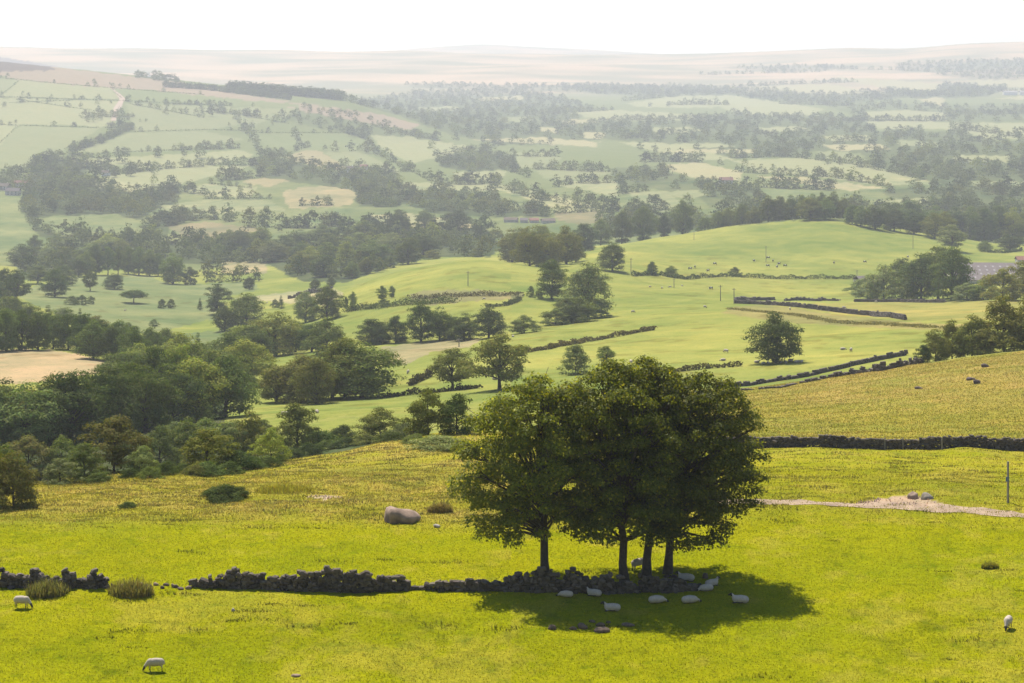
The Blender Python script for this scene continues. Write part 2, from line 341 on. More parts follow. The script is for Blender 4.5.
WOODS = [  # footprints of woods: name, polygon, density, tree height in metres, colour set
 ('the wood beside the bright green field', [(25,168),(45,158),(65,160),(85,170),(88,185),(120,190),(150,193),(180,187),(180,200),(160,208),(150,213),(140,221),(115,214),(85,217),(60,215),(40,219),(22,214),(20,198),(30,180)], 1.0, 14, 'mid'),
 ('the hedge bounding the bright green field', [(20,206),(28,205),(40,226),(58,236),(55,242),(38,236)], 1.0, 11, 'mid'),
 ('the copse above the brown strip', [(130,242),(160,217),(195,206),(205,211),(170,229),(160,242)], 0.9, 12, 'mid'),
 ('the long belt across the valley floor', [(15,264),(60,243),(130,243),(200,240),(270,243),(340,242),(400,236),(480,237),(505,242),(490,257),(440,257),(400,263),(345,283),(300,281),(260,260),(205,264),(160,264),(100,264),(60,272),(20,282)], 1.25, 13, 'mid'),
 ('the conifer belt beyond the rounded mound', [(350,227),(395,224),(420,232),(460,224),(495,232),(485,240),(340,243)], 1.2, 15, 'dark'),
 ('the wood between the straw fields', [(255,157),(280,158),(300,163),(330,172),(345,170),(370,178),(375,191),(357,195),(320,185),(290,182),(265,179),(250,166)], 0.8, 13, 'mid'),
 ('the wood east of the straw mound', [(352,176),(385,173),(395,181),(410,186),(412,202),(390,208),(360,206),(355,198)], 1.0, 13, 'mid'),
 ('the wood beyond the conifer belt', [(405,192),(460,190),(490,196),(520,202),(545,206),(548,217),(500,217),(470,216),(430,213),(410,206)], 0.95, 13, 'mid'),
 ('the oval wood on the pale slope', [(432,155),(480,150),(512,157),(520,169),(470,172),(440,167)], 1.0, 12, 'mid'),
 ('the hilltop clump', [(137,76),(150,76),(182,81),(180,84),(140,80)], 1.1, 14, 'dark'),
 ('the scrub slope', [(290,104),(345,112),(415,128),(440,140),(390,143),(330,131),(285,120)], 0.33, 9, 'mid'),
 ('the broad valley wood', [(345,101),(380,98),(420,92),(500,89),(560,96),(600,111),(575,119),(620,122),(690,120),(730,114),(800,116),(865,118),(875,132),(900,131),(960,132),(1000,141),(1300,140),(1300,216),(960,213),(900,206),(880,190),(942,187),(920,178),(870,165),(862,153),(815,151),(790,156),(735,158),(700,151),(640,142),(600,139),(560,145),(500,145),(470,139),(430,128),(400,116)], 0.62, 13, 'mid'),
 ('the wood behind the green hill', [(600,216),(640,213),(690,212),(720,216),(760,206),(830,206),(880,210),(1300,216),(1300,241),(950,236),(880,224),(800,220),(700,229),(620,238),(600,237)], 0.8, 13, 'mid'),
 ('the broken wood left of the farmhouse', [(610,168),(650,166),(668,172),(700,181),(745,186),(768,196),(768,206),(710,208),(700,198),(655,189),(612,186)], 0.5, 12, 'mid'),
 ('the far parkland', [(820,104),(870,103),(1000,106),(1300,108),(1300,122),(960,122),(870,121)], 0.35, 13, 'mid'),
 ('the high far wood', [(895,63),(1024,59),(1300,56),(1300,71),(960,74),(900,71)], .5, 12, 'mid'),
 ('the round far copse', [(885,89),(950,84),(1010,88),(985,97),(920,99),(885,96)], .9, 13, 'mid'),
 ('the far middle slope wood', [(700,88),(780,85),(860,90),(900,98),(860,103),(760,101),(700,96)], .6, 13, 'mid'),
 ('the far upper copse', [(720,67),(820,65),(862,69),(780,73)], .4, 12, 'mid'),
 ('the far left plain wood', [(545,85),(700,87),(720,94),(600,94)], .7, 13, 'mid'),
 ('the far eastern strip', [(930,74),(1300,74),(1300,78),(980,80)], .5, 12, 'mid'),
 ('the far plain', [(400,84),(700,86),(820,100),(640,96),(560,92),(420,88)], 0.5, 13, 'mid'),
 ('the left fields', [(-40,172),(20,172),(25,190),(-40,195)], 0.5, 11, 'mid'),
 ('the wooded ground beside the frame', [(-300,235),(-20,240),(-20,300),(-300,310)], 0.7, 13, 'mid'),
]
col = np.zeros((*GP.shape, 3)); 
col[:] = np.where((GY < 1500)[..., None], np.array(HILL), np.array((0.135, 0.155, 0.058)))
far = smoothstep(GY, 5800, 7500)[..., None]
pat = np.clip(0.5 + 0.4 * waves(GX * 0.5, GY, 700, 10, 21) + 0.45 * waves(GX * 0.45, GY, 210, 10, 22), 0, 1)[..., None]
col = col * (1 - far) + far * (np.array((0.42, 0.29, 0.18)) * pat + np.array((0.20, 0.185, 0.11)) * (1 - pat))
PXG = np.broadcast_to(PXS[None, :], GP.shape)
jx = 1.2 * waves(GX / GY * F, np.log(GY) * 300, 14, 6, 31); jy = 0.5 * waves(GX / GY * F, np.log(GY) * 300, 11, 6, 32)
def paint(P, c, lo=230, hi=9500, k=1.0):
    a = np.array(P); 
    m = (PXG > a[:, 0].min() - 3) & (PXG < a[:, 0].max() + 3) & (GP > a[:, 1].min() - 3) & (GP < a[:, 1].max() + 3) & (GY > lo) & (GY < hi)
    idx = np.nonzero(m)
    ins = inpoly(PXG[idx] + jx[idx], GP[idx] + jy[idx], P)
    s = tuple(i[ins] for i in idx)
    col[s] = col[s] * (1 - k) + k * np.array(c)
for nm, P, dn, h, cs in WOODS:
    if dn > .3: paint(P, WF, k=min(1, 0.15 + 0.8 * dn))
for c, P in FIELDS: paint(P, c)
# near ground: short pasture, rough grass, straw hillside
nearm = GY < 232 + 0 * GY
base = np.zeros_like(col); base[:] = NEAR
w = waves(GX, GY, 22, 9, 41); w2 = waves(GX, GY, 6, 9, 42)
edge = GP + 6 * w + 3 * w2
lr = smoothstep(PXG, 420, 780)                       # left side is rougher and strawier than the right
rough = (1 - smoothstep(edge, 508, 538)) * (1 - 0.62 * lr)
rough = np.clip(rough * (0.85 + 0.25 * w2), 0, 1)
base = base * (1 - rough[..., None]) + np.array(ROUGH) * rough[..., None]
col[nearm] = base[nearm]
sh = (PXG > 690) & (GY > 196) & (GY < 345)
up = smoothstep(-GP - 4 * w, -425, -375) 
hc = np.array(STRAW) * (0.65 + 0.35 * up)[..., None] + np.array(NEAR) * (0.35 * (1 - up))[..., None]
gp = smoothstep(waves(GX, GY, 26, 9, 51) + .5 * waves(GX, GY, 7, 9, 52), .1, 1.2)[..., None] * .55
hc = hc * (1 - gp) + np.array((.20, .20, .03)) * gp
col[sh] = hc[sh]; 
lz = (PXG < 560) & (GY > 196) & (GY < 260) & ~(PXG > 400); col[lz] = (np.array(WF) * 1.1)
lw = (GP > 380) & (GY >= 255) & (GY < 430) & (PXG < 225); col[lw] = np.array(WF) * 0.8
# patches of drier, greener and thinner sward, the same for the soil sheet and the blades on it
def fnoise(lam, seed):
    r = np.random.default_rng(seed); T = r.random((257, 257)); x = (GX / lam) % 256; y = (GY / lam) % 256
    i = x.astype(int); j = y.astype(int); u = x - i; v = y - j; u = u * u * (3 - 2 * u); v = v * v * (3 - 2 * v)
    return T[i, j] * (1-u) * (1-v) + T[i+1, j] * u * (1-v) + T[i, j+1] * (1-u) * v + T[i+1, j+1] * u * v
nz = (GY > 60) & (GY < 350)
pn = .32 * fnoise(9, 1) + .26 * fnoise(3.4, 2) + .24 * fnoise(1.3, 3) + .18 * fnoise(.55, 4)
pn2 = .4 * fnoise(14, 5) + .3 * fnoise(5, 6) + .3 * fnoise(1.7, 7)
pn3 = .5 * fnoise(2.2, 8) + .5 * fnoise(.8, 9)
dryk = (smoothstep(pn, .50, .66) * .8)[..., None]; dk = (smoothstep(-pn2, -.46, -.34) * .42)[..., None]; spot = (smoothstep(-pn3, -.27, -.17) * .55)[..., None]
v = col * (1 - dryk) + (col * np.array((1.10, 1.0, 1.0)) + np.array((.022, .016, .016))) * dryk
v = v * (1 - dk) + v * np.array((.74, .80, .6)) * dk
v = v * (1 - spot) + v * np.array((.55, .60, .7)) * spot
col[nz] = v[nz]
mz = (GY >= 350) & (GY < 2500)
q = (.42 * fnoise(60, 11) + .3 * fnoise(22, 12) + .28 * fnoise(6, 13) - .5)[..., None]
q2 = (smoothstep(fnoise(9, 14) * .6 + fnoise(3, 15) * .4, .62, .8) * (GY < 1200))[..., None]
v = col * (1 + q * np.array((1.15, .72, .8))) * (1 - q2 * np.array((.22, .26, .3))); col[mz] = v[mz]
paint([(846,505.5),(864,502),(880,498.5),(893,496.5),(905,496),(922,497.5),(938,502),(946,505),(930,508),(895,507),(870,506)], (.35, .25, .165), 100, 230)
paint([(306,497.5),(316,496.3),(336,496.6),(342,498),(322,499)], (.40, .31, .22), 100, 230)
rough2 = np.zeros(GP.shape); rough2[nearm] = rough[nearm]; rough2[sh] = 0.8

def ground_mat():
    m, nt, out = new_mat('pasture')
    tc = N(nt, 'ShaderNodeTexCoord').outputs['Object']
    at_ = N(nt, 'ShaderNodeAttribute', attribute_name='field').outputs['Color']
    ra = N(nt, 'ShaderNodeAttribute', attribute_name='rough').outputs['Fac']
    n0 = noise(nt, tc, 0.012, 3); n1 = noise(nt, tc, 0.09, 4, 0.6); n2 = noise(nt, tc, 0.7, 5, 0.65); n3 = noise(nt, tc, 5.0, 3, 0.6)
    c = mixc(nt, maprange(nt, n0, 0.35, 0.7, 0, 0.45), at_, mixc(nt, 1.0, at_, (1.12, 1.02, 0.95), 'MULTIPLY'))
    c = mixc(nt, maprange(nt, n1, 0.42, 0.66, 0, 0.5), c, mixc(nt, 1.0, c, (0.72, 0.86, 0.8), 'MULTIPLY'))
    # dry stalks and darker tussocks in the rough grass
    dry = N(nt, 'ShaderNodeMath', operation='MULTIPLY'); nt.links.new(maprange(nt, n2, 0.48, 0.66, 0, 0.7), dry.inputs[0]); nt.links.new(maprange(nt, ra, 0, 1, 0.25, 1), dry.inputs[1])
    c = mixc(nt, dry.outputs[0], c, mixc(nt, 1.0, c, (1.12, 1.02, 1.1), 'MULTIPLY'))
    c = mixc(nt, maprange(nt, n2, 0.46, 0.30, 0, 0.75), c, mixc(nt, 1.0, c, (0.52, 0.66, 0.7), 'MULTIPLY'))
    c = mixc(nt, 1.0, c, maprange(nt, n3, 0.25, 0.75, 0.72, 1.28), 'MULTIPLY')
    p = N(nt, 'ShaderNodeBsdfPrincipled'); p.inputs['Roughness'].default_value = 1; p.inputs['Specular IOR Level'].default_value = 0.0
    nt.links.new(c, p.inputs['Base Color'])
    b1 = N(nt, 'ShaderNodeBump'); b1.inputs['Strength'].default_value = 0.7; b1.inputs['Distance'].default_value = 0.25
    nt.links.new(n2, b1.inputs['Height'])
    b2 = N(nt, 'ShaderNodeBump'); b2.inputs['Strength'].default_value = 0.6; b2.inputs['Distance'].default_value = 0.05
    nt.links.new(n3, b2.inputs['Height']); nt.links.new(b1.outputs[0], b2.inputs['Normal']); nt.links.new(b2.outputs[0], p.inputs['Normal'])
    nt.links.new(p.outputs[0], out.inputs['Surface'])
    return m
nr, nc = GP.shape
V = np.stack([GX, GY, GZ], -1).reshape(-1, 3)
ii = (np.arange(nr - 1)[:, None] * nc + np.arange(nc - 1)[None, :]).ravel()
Qg = np.stack([ii, ii + 1, ii + nc + 1, ii + nc], 1)
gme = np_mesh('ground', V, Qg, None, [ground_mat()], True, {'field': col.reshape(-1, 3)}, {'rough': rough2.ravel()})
tag(obj('ground', gme), kind='structure')
ZMIN = float(V[:, 2].min())

# ---- tracks: sheets a little above the ground
def ribbon(name, pts, widths, mat, lift=0.02, kind='structure', step=1.0, irregular=0.15):
    """pts: pixels on the ground, widths in metres"""
    W = [at(*p) for p in pts]; P = []; wd = []
    for a, b, wa, wb in zip(W[:-1], W[1:], widths[:-1], widths[1:]):
        n = max(2, int((b - a).length / step))
        for k in range(n): P.append(a.lerp(b, k / n)); wd.append(wa + (wb - wa) * k / n)
    P.append(W[-1]); wd.append(widths[-1])
    Vv, Qq = [], []; nx = 7
    ph = random.uniform(0, 9)
    for i, p in enumerate(P):
        d = P[min(i + 1, len(P) - 1)] - P[max(i - 1, 0)]; d.z = 0; d.normalize(); s = Vector((d.y, -d.x, 0))
        e0 = wd[i] * (0.5 + irregular * math.sin(i * 0.9 + ph) * .6 + irregular * math.sin(i * 0.23)); e1 = wd[i] * (0.5 + irregular * math.sin(i * 0.7 + 2 + ph) * .6)
        for k in range(nx):
            t = k / (nx - 1); q = p + s * (-e0 + (e0 + e1) * t)
            Vv.append((q.x, q.y, zxy(q.x, q.y) + lift))
    for i in range(len(P) - 1):
        for k in range(nx - 1):
            Qq.append((i * nx + k, i * nx + k + 1, (i + 1) * nx + k + 1, (i + 1) * nx + k))
    o = obj(name, np_mesh(name, Vv, Qq, None, [mat], True)); tag(o, kind=kind); return o
M_TRACK = plain('track_gravel', (0.30, 0.215, 0.14), 0.95, 0.3, 0.9, 0.4)
M_SAND = plain('worn_earth', (0.31, 0.225, 0.155), 0.95, 0.25, 0.7, 0.4)
ribbon('path', [(700,503),(765,501.5),(830,503),(880,505),(930,508),(980,512),(1030,516),(1150,522)], [1.5,1.6,1.9,2.4,2.2,2.0,2.0,2.0], M_TRACK, 0.03, step=0.5)
ribbon('path', [(111,88),(117,93),(122,99),(119,105),(116,112),(114,121)], [5,6,9,11,11,9], M_SAND, 0.6, step=20)

# ------------------------------------------------------------------ foliage meshes
def leaf_quads(P, Nn, size, r, aspect=0.62):
    """one folded leaf-shaped card at each point facing its normal"""
    n = len(P)
    Nn = Nn / (np.linalg.norm(Nn, axis=1, keepdims=True) + 1e-9)
    a = r.normal(0, 1, (n, 3)); U = np.cross(Nn, a); U /= (np.linalg.norm(U, axis=1, keepdims=True) + 1e-9)
    W = np.cross(Nn, U); s = (size * r.uniform(0.65, 1.35, n))[:, None]
    V = np.empty((n, 4, 3)); lift = Nn * s * 0.18
    V[:, 0] = P - U * s; V[:, 1] = P - W * s * aspect + lift; V[:, 2] = P + U * s; V[:, 3] = P + W * s * aspect + lift
    return V.reshape(-1, 3), np.arange(4 * n).reshape(n, 4)

def crown_profile(kind):
    def dome(lo, pk, ex):
        return lambda t: np.where(t > pk, np.sqrt(np.clip(1 - (np.maximum(t - pk, 0) / (1 - pk)) ** ex, 0, 1)), lo + (1 - lo) * t / pk)
    return {
     'oak':    (0.07, dome(.72, .38, 2.2)),
     'tall':   (0.07, dome(.66, .42, 2.1)),
     'open':   (0.17, dome(.62, .42, 2.2)),
     'wood':   (0.01, dome(.85, .40, 2.4)),
     'gorse':  (0.00, lambda t: np.sqrt(np.clip(1 - t ** 1.6, 0, 1))),
     'bush':   (0.00, lambda t: np.sqrt(np.clip(1 - t ** 2.2, 0, 1)) * (0.82 + 0.18 * np.minimum(t * 4, 1))),
     'thorn':  (0.04, lambda t: np.sqrt(np.clip(1 - t ** 2.0, 0, 1)) * (0.7 + 0.3 * np.minimum(t * 5, 1))),
     'flat':   (0.45, lambda t: np.sqrt(np.clip(1 - t ** 2.4, 0, 1)) * (0.75 + 0.25 * np.minimum(t * 5, 1))),
     'conifer':(0.05, lambda t: np.clip(1.02 - t, 0.03, 1) ** 0.85),
    }[kind]

ASPECT = {'oak': 1.0, 'tall': 1.15, 'open': 1.0, 'wood': 1.05, 'bush': .8, 'thorn': .85, 'flat': .6, 'conifer': 2.2, 'gorse': .42}
def crown_points(kind, seed, ncl, rc):
    r = np.random.default_rng(seed); tb, prof = crown_profile(kind); A = ASPECT[kind]
    ph = r.uniform(0, 6.28, 12); C = []; k = 0
    while len(C) < ncl and k < ncl * 60:
        k += 1
        t = r.uniform(0, 1) ** 0.9; a = r.uniform(0, 6.28); f = r.uniform(0.25, 1) ** 0.45
        lump = 1 + 0.13 * math.sin(2 * a + ph[0] + 3 * t) + 0.11 * math.sin(3 * a + ph[1] - 5 * t) + 0.09 * math.sin(5 * a + ph[2] + 6 * t)
        rad = 0.5 * float(prof(np.array(t))) * lump * f - rc * 0.55
        rad = max(rad, 0.0)
        p = np.array((rad * math.cos(a), rad * math.sin(a), A * (tb + (1 - tb) * t * (0.95 + 0.08 * math.sin(a * 2 + ph[3]) + .06 * math.sin(a * 5 + ph[4]))) - rc * 0.45 * t))
        if p[2] < rc * 0.35: p[2] = rc * 0.35
        if any(((q - p) ** 2).sum() < (rc * 0.52) ** 2 for q in C) and k < ncl * 40: continue
        C.append(p)
    return np.array(C), r, tb * A

def foliage_on(C, r, rc, nleaf, size, flat=0.62, upbias=0.55, jit=0.45):
    n = len(C); P = []; NN = []
    R = rc * r.uniform(0.75, 1.3, n)
    for c, rr in zip(C, R):
        m = int(nleaf * (rr / rc) ** 2)
        d = r.normal(0, 1, (m, 3)); d /= np.linalg.norm(d, axis=1, keepdims=True)
        d[:, 2] = np.where(d[:, 2] < -0.25, -d[:, 2] * 0.6, d[:, 2])
        s = r.uniform(0.55, 1.05, m)[:, None]
        P.append(c + d * s * rr * np.array((1, 1, flat)))
        out = c.copy(); out[2] = 0; out = out / (np.linalg.norm(out) + 1e-6)
        NN.append(d * 0.95 + np.array((0, 0, upbias)) + out * 0.25 + r.normal(0, jit, (m, 3)))
    P = np.concatenate(P); NN = np.concatenate(NN)
    return P, NN

def make_proto(kind, seed, ncl=105, nleaf=92, rc=0.135, size=0.0175, mat=None):
    """unit tree (height 1, width 1): returns (trunk mesh or None, crown mesh)"""
    A = ASPECT[kind]
    if kind == 'conifer': rc *= 0.9; ncl = 90
    if kind == 'open': ncl = int(ncl * 0.8); rc *= .85
    if kind == 'gorse': rc *= .75; nleaf = 60; size *= .9
    if kind in ('thorn', 'bush'): rc *= .85; ncl = 75
    C, r, tb = crown_points(kind, seed, ncl, rc)
    P, NN = foliage_on(C, r, rc, nleaf, size, flat=0.8, upbias=0.25, jit=.16)
    P[:, 2] = np.maximum(P[:, 2], 0.004)
    V, Q = leaf_quads(P, NN, size, r)
    V[:, 2] /= A; C[:, 2] /= A; tb /= A
    tint = np.repeat(r.uniform(0.72, 1.28, len(P))[:, None] * np.array([1, 1, 1]) * (1 + r.normal(0, 0.06, (len(P), 3))), 4, axis=0)
    crown = np_mesh('crown_' + kind, V, Q, None, [mat or M_LEAF], False, {'tint': tint})
    mb = MB(); top = 0.72
    rad = 0.026 if kind not in ('bush', 'thorn', 'gorse') else 0.015
    pts = [(0.012 * math.sin(5 * z + seed), 0.012 * math.cos(4 * z + seed), z) for z in np.linspace(-0.02, top, 7)]
    mb.add(*tube(pts, [rad * (1.5 if i == 0 else 1.1 - 0.8 * i / 6) for i in range(7)], 7))
    if kind != 'conifer':
        for c in C[r.permutation(len(C))[:16]]:
            z0 = max(tb * 0.9, c[2] * r.uniform(0.35, 0.65)); a = np.array((0, 0, z0)); mid = (a + c) / 2 + np.array((0, 0, 0.02)) + r.normal(0, 0.012, 3)
            mb.add(*tube([a, mid, c], [rad * 0.5, rad * 0.33, rad * 0.12], 5))
    return mb.mesh('trunk_' + kind, M_BARK, True), crown

PROTO = {}
for kind, nv in (('oak', 3), ('tall', 2), ('open', 2), ('wood', 3), ('bush', 3), ('gorse', 3), ('thorn', 2), ('flat', 1), ('conifer', 1)):
    PROTO[kind] = [make_proto(kind, 100 + 17 * i + len(kind) * 7) for i in range(nv)]

# ------------------------------------------------------------------ trees: one row per tree
# (column, base row, height px, width px, kind, colour) ; a distance may replace the row as ('Y', d)
OLIVE = (0.176, 0.175, 0.032); DARK = (0.092, 0.117, 0.029); MID = (0.141, 0.168, 0.039); LIGHT = (0.230, 0.248, 0.044)
BROWNISH = (0.149, 0.127, 0.032); GREY = (0.192, 0.212, 0.073); YEL = (0.190, 0.199, 0.029); DEEP = (0.069, 0.088, 0.024)
CW = {OLIVE: 'olive green', DARK: 'dark green', MID: 'mid green', LIGHT: 'light green', BROWNISH: 'brownish', GREY: 'grey green', YEL: 'yellow green', DEEP: 'blackish'}
GROUPS = []   # (place text, group text, rows)
def G(place, group, rows): GROUPS.append((place, group, rows))
G('on the bank edging the rough pasture', 'hawthorns on the shrubby bank', [
  (115,474,56,78,'thorn',BROWNISH),(14,508,52,56,'thorn',BROWNISH),(-8,503,60,50,'thorn',OLIVE),(297,449,44,50,'thorn',OLIVE),(250,461,46,40,'thorn',OLIVE),
  (428,436,48,46,'bush',OLIVE)])
G('in the scrub along the shrubby bank', 'bushes along the shrubby bank', [
  (28,478,42,60,'bush',BROWNISH),(62,478,42,44,'bush',MID),(84,480,36,44,'bush',MID),(5,485,40,44,'bush',MID),(160,468,42,44,'bush',MID),(188,462,44,46,'bush',MID),
  (207,470,40,60,'bush',YEL),(228,462,40,44,'bush',GREY),(271,462,34,36,'bush',LIGHT),(342,440,14,34,'gorse',DARK),(380,437,30,46,'bush',OLIVE),(457,434,40,44,'bush',DARK),
  (320,446,16,40,'gorse',DARK),(60,484,26,40,'bush',GREY),(142,474,28,36,'bush',GREY),(240,470,18,40,'gorse',DARK),(206,444,26,44,'bush',MID),(236,446,26,44,'bush',OLIVE),(262,440,20,34,'bush',MID),(175,452,30,40,'bush',GREY),(405,437,14,34,'gorse',GREY)])
G('on the rough grass below the bank', 'gorse bushes on the rough grass', [
  (166,475,14,24,'gorse',DARK),(222,499,14,42,'gorse',DARK),(213,497,10,22,'gorse',DARK),(236,497,11,26,'gorse',DARK),(130,478,10,20,'gorse',DARK),(290,459,12,34,'gorse',DARK),(310,455,12,28,'gorse',DARK),(205,475,13,40,'gorse',DARK),(182,473,11,24,'gorse',DARK),(268,466,10,30,'gorse',DARK),(325,450,9,26,'gorse',DARK),(440,448,13,54,'gorse',GREY),(128,507,6,16,'gorse',DARK),(150,478,11,26,'gorse',MID),(196,475,11,30,'gorse',OLIVE),(228,473,11,30,'gorse',DARK),(252,468,11,28,'gorse',MID),(345,447,9,28,'gorse',DARK),(366,443,9,30,'gorse',OLIVE),(392,441,10,30,'gorse',DARK),(415,442,8,26,'gorse',MID),(98,482,10,26,'gorse',DARK)])
G('in the dark wood behind the shrubby bank', 'trees of the dark wood', [
  (-12,446,62,60,'wood',MID),(26,446,62,70,'wood',MID),(72,444,72,74,'wood',DARK),(50,441,62,60,'wood',OLIVE),(112,438,70,58,'wood',DARK),(146,432,64,56,'wood',DARK),(96,440,66,46,'wood',DARK),(172,424,58,50,'wood',DARK),
  (130,430,66,46,'wood',MID),(196,420,58,62,'oak',LIGHT),(226,417,60,58,'oak',MID),(180,408,62,50,'wood',LIGHT),(154,412,64,50,'wood',DARK),(5,440,60,50,'wood',DARK)])
G('in the wood beyond the bright green strip', 'trees beyond the green strip', [
  (215,398,46,54,'oak',MID),(247,386,44,50,'oak',LIGHT),(276,402,36,38,'oak',OLIVE),(303,402,46,62,'oak',OLIVE),(332,398,48,46,'oak',MID),(362,398,54,66,'oak',MID),(346,398,58,56,'tall',OLIVE),(316,404,44,40,'oak',OLIVE),(190,396,52,48,'wood',MID),(232,396,44,40,'wood',MID)])
G('in the wood below the valley meadow', 'trees below the valley meadow', [
  (93,359,38,34,'oak',MID),(112,362,34,26,'oak',DARK),(134,368,40,30,'oak',DARK),(150,364,36,32,'oak',MID),(166,360,30,30,'oak',MID),(180,384,50,52,'oak',LIGHT),(198,376,42,18,'conifer',DEEP),(230,374,40,44,'oak',MID),(140,380,36,50,'bush',LIGHT),(212,372,30,40,'oak',MID),
  (252,360,34,44,'oak',MID),(275,356,42,52,'oak',LIGHT),(296,352,30,30,'oak',DARK),(326,354,36,44,'bush',MID),(312,352,28,30,'oak',DARK),(160,388,40,44,'wood',MID),(125,392,44,44,'wood',MID),(240,356,30,36,'oak',LIGHT)])
G('in the row above the wheat field', 'trees above the wheat field', [
  (-10,352,40,30,'wood',MID),(6,351,42,26,'wood',MID),(22,350,40,26,'wood',DARK),(38,350,42,26,'wood',MID),(53,349,38,24,'wood',MID),(68,350,40,26,'wood',DARK),(84,352,38,28,'wood',DARK),(100,352,32,26,'wood',DARK),(118,356,34,28,'oak',MID),(15,336,24,30,'bush',MID),(48,334,28,24,'conifer',DARK),(80,333,24,14,'conifer',DARK),(96,338,22,26,'wood',OLIVE),(128,346,22,26,'oak',DARK),(30,330,24,26,'wood',MID),(64,330,22,26,'wood',GREY)])
G('in the row under the rounded mound', 'trees under the rounded mound', [
  (372,345,26,28,'wood',DARK),(396,343,27,22,'wood',DARK),(421,342,40,30,'tall',DARK),(440,340,32,26,'wood',DARK),(464,340,26,28,'wood',DARK),(489,338,30,32,'oak',DARK),(454,339,22,20,'wood',DARK),(524,333,18,30,'bush',MID),(382,344,22,20,'wood',DARK)])
G('on the slope below the mound', 'trees at the foot of the mound', [
  (217,314,30,24,'tall',DARK),(246,328,34,36,'oak',MID),(225,331,24,22,'oak',DARK),(306,322,30,26,'oak',GREY),(327,320,34,28,'oak',MID),(281,309,13,10,'conifer',DARK),(275,308,9,9,'bush',GREY)])
G('standing in the valley meadow', 'trees in the valley meadow', [
  (90,291,20,15,'open',MID),(114,289,15,20,'oak',DARK),(134,303,13,24,'flat',DARK),(162,308,9,9,'bush',MID),(171,308,9,9,'bush',MID),(200,310,12,8,'conifer',DARK),(154,326,7,11,'bush',GREY),(17,302,32,26,'open',DARK),(55,297,27,26,'oak',DARK),(38,284,18,24,'open',MID),(64,286,20,24,'oak',DARK),(72,305,9,14,'bush',MID),(82,305,10,14,'bush',MID),(91,304,8,8,'bush',MID),(249,290,13,12,'oak',DARK),(4,300,30,24,'oak',DARK),(-8,306,30,24,'oak',DARK),(8,318,22,40,'gorse',MID)])
G('in the line behind the valley meadow', 'trees lining the valley meadow', [
  (86,276,24,16,'oak',MID),(96,275,30,18,'tall',MID),(108,275,28,16,'open',MID),(118,275,26,14,'open',MID),(128,274,26,16,'oak',MID),(139,275,27,18,'oak',MID),(150,276,26,18,'oak',MID),(158,276,22,14,'oak',MID),(173,284,30,26,'wood',MID),(190,285,18,16,'bush',DARK),(78,277,18,14,'oak',DARK)])
G('on the near crest of the rounded mound', 'small trees on the mound', [
  (315,290,11,11,'oak',DARK),(331,287,9,8,'oak',DARK),(352,278,16,16,'oak',MID),(366,274,16,16,'oak',OLIVE),(379,271,14,14,'bush',OLIVE),(391,268,12,12,'bush',MID),(408,264,26,26,'wood',MID),(432,259,9,17,'bush',OLIVE),(477,257,9,14,'bush',OLIVE),(346,309,12,5,'tall',DARK),(353,308,16,8,'tall',MID),(382,300,14,10,'tall',MID),(392,298,12,7,'tall',GREY),(353,311,7,10,'bush',MID),(384,305,6,14,'bush',DARK)])
G('in the olive wood between the hills', 'trees of the olive wood', [
  (512,262,32,28,'wood',OLIVE),(530,266,38,30,'wood',OLIVE),(548,267,32,28,'wood',OLIVE),(566,264,36,34,'oak',OLIVE),(540,('Y',1230),36,30,'wood',OLIVE),(585,('Y',1340),27,24,'wood',DEEP),(522,('Y',1240),34,28,'wood',OLIVE),(576,262,22,16,'oak',MID),(541,267,16,16,'bush',GREY)])
G('in the tall clump in the hollow', 'trees of the clump in the hollow', [
  (552,299,38,30,'tall',MID),(588,318,54,44,'oak',GREY),(566,323,28,36,'bush',GREY),(578,322,24,34,'oak',MID),(556,325,16,30,'bush',MID),(601,318,8,22,'bush',GREY),(531,297,11,8,'bush',MID),(539,299,10,10,'bush',MID)])
G('behind the crest of the green hill', 'trees behind the green hill crest', [
  (601,('Y',1490),26,20,'oak',MID),(622,('Y',1480),32,20,'oak',MID),(643,('Y',1480),34,24,'oak',MID),(664,('Y',1490),22,14,'oak',DARK),(683,('Y',1490),33,22,'oak',MID),(705,('Y',1500),16,20,'bush',MID),(718,('Y',1510),20,18,'oak',MID),(729,('Y',1510),22,18,'oak',OLIVE),(742,('Y',1520),24,18,'oak',MID),(755,('Y',1510),18,16,'oak',OLIVE)])
G('in the tree belt along the green hilltop', 'trees along the green hilltop', [
  (768,('Y',1500),27,18,'oak',OLIVE),(780,('Y',1500),26,16,'wood',OLIVE),(791,('Y',1510),27,16,'wood',MID),(802,('Y',1510),26,15,'oak',MID),(812,('Y',1500),26,16,'wood',MID),(822,('Y',1500),27,16,'oak',MID),(833,('Y',1495),27,16,'oak',MID),(843,('Y',1490),22,14,'oak',OLIVE),(852,224,19,15,'oak',MID),(861,226,20,16,'oak',MID),(875,229,23,22,'oak',DARK),(894,231,22,22,'oak',DARK),(914,234,23,24,'oak',DARK),(935,238,24,26,'oak',OLIVE),(944,('Y',1430),24,22,'oak',OLIVE)])
G('in the wood behind the hilltop belt', 'trees behind the hilltop belt', [
  (890,('Y',1640),36,26,'wood',MID),(912,('Y',1630),36,28,'wood',MID),(935,('Y',1640),30,22,'wood',MID),(956,('Y',1600),32,24,'wood',DARK),(970,('Y',1600),34,24,'wood',MID),(984,('Y',1580),34,26,'wood',DARK),(999,('Y',1600),36,24,'wood',MID),(1013,('Y',1590),34,24,'wood',LIGHT),(1028,('Y',1600),34,26,'wood',MID),(872,('Y',1640),28,22,'wood',MID),(945,('Y',1560),26,22,'wood',MID)])
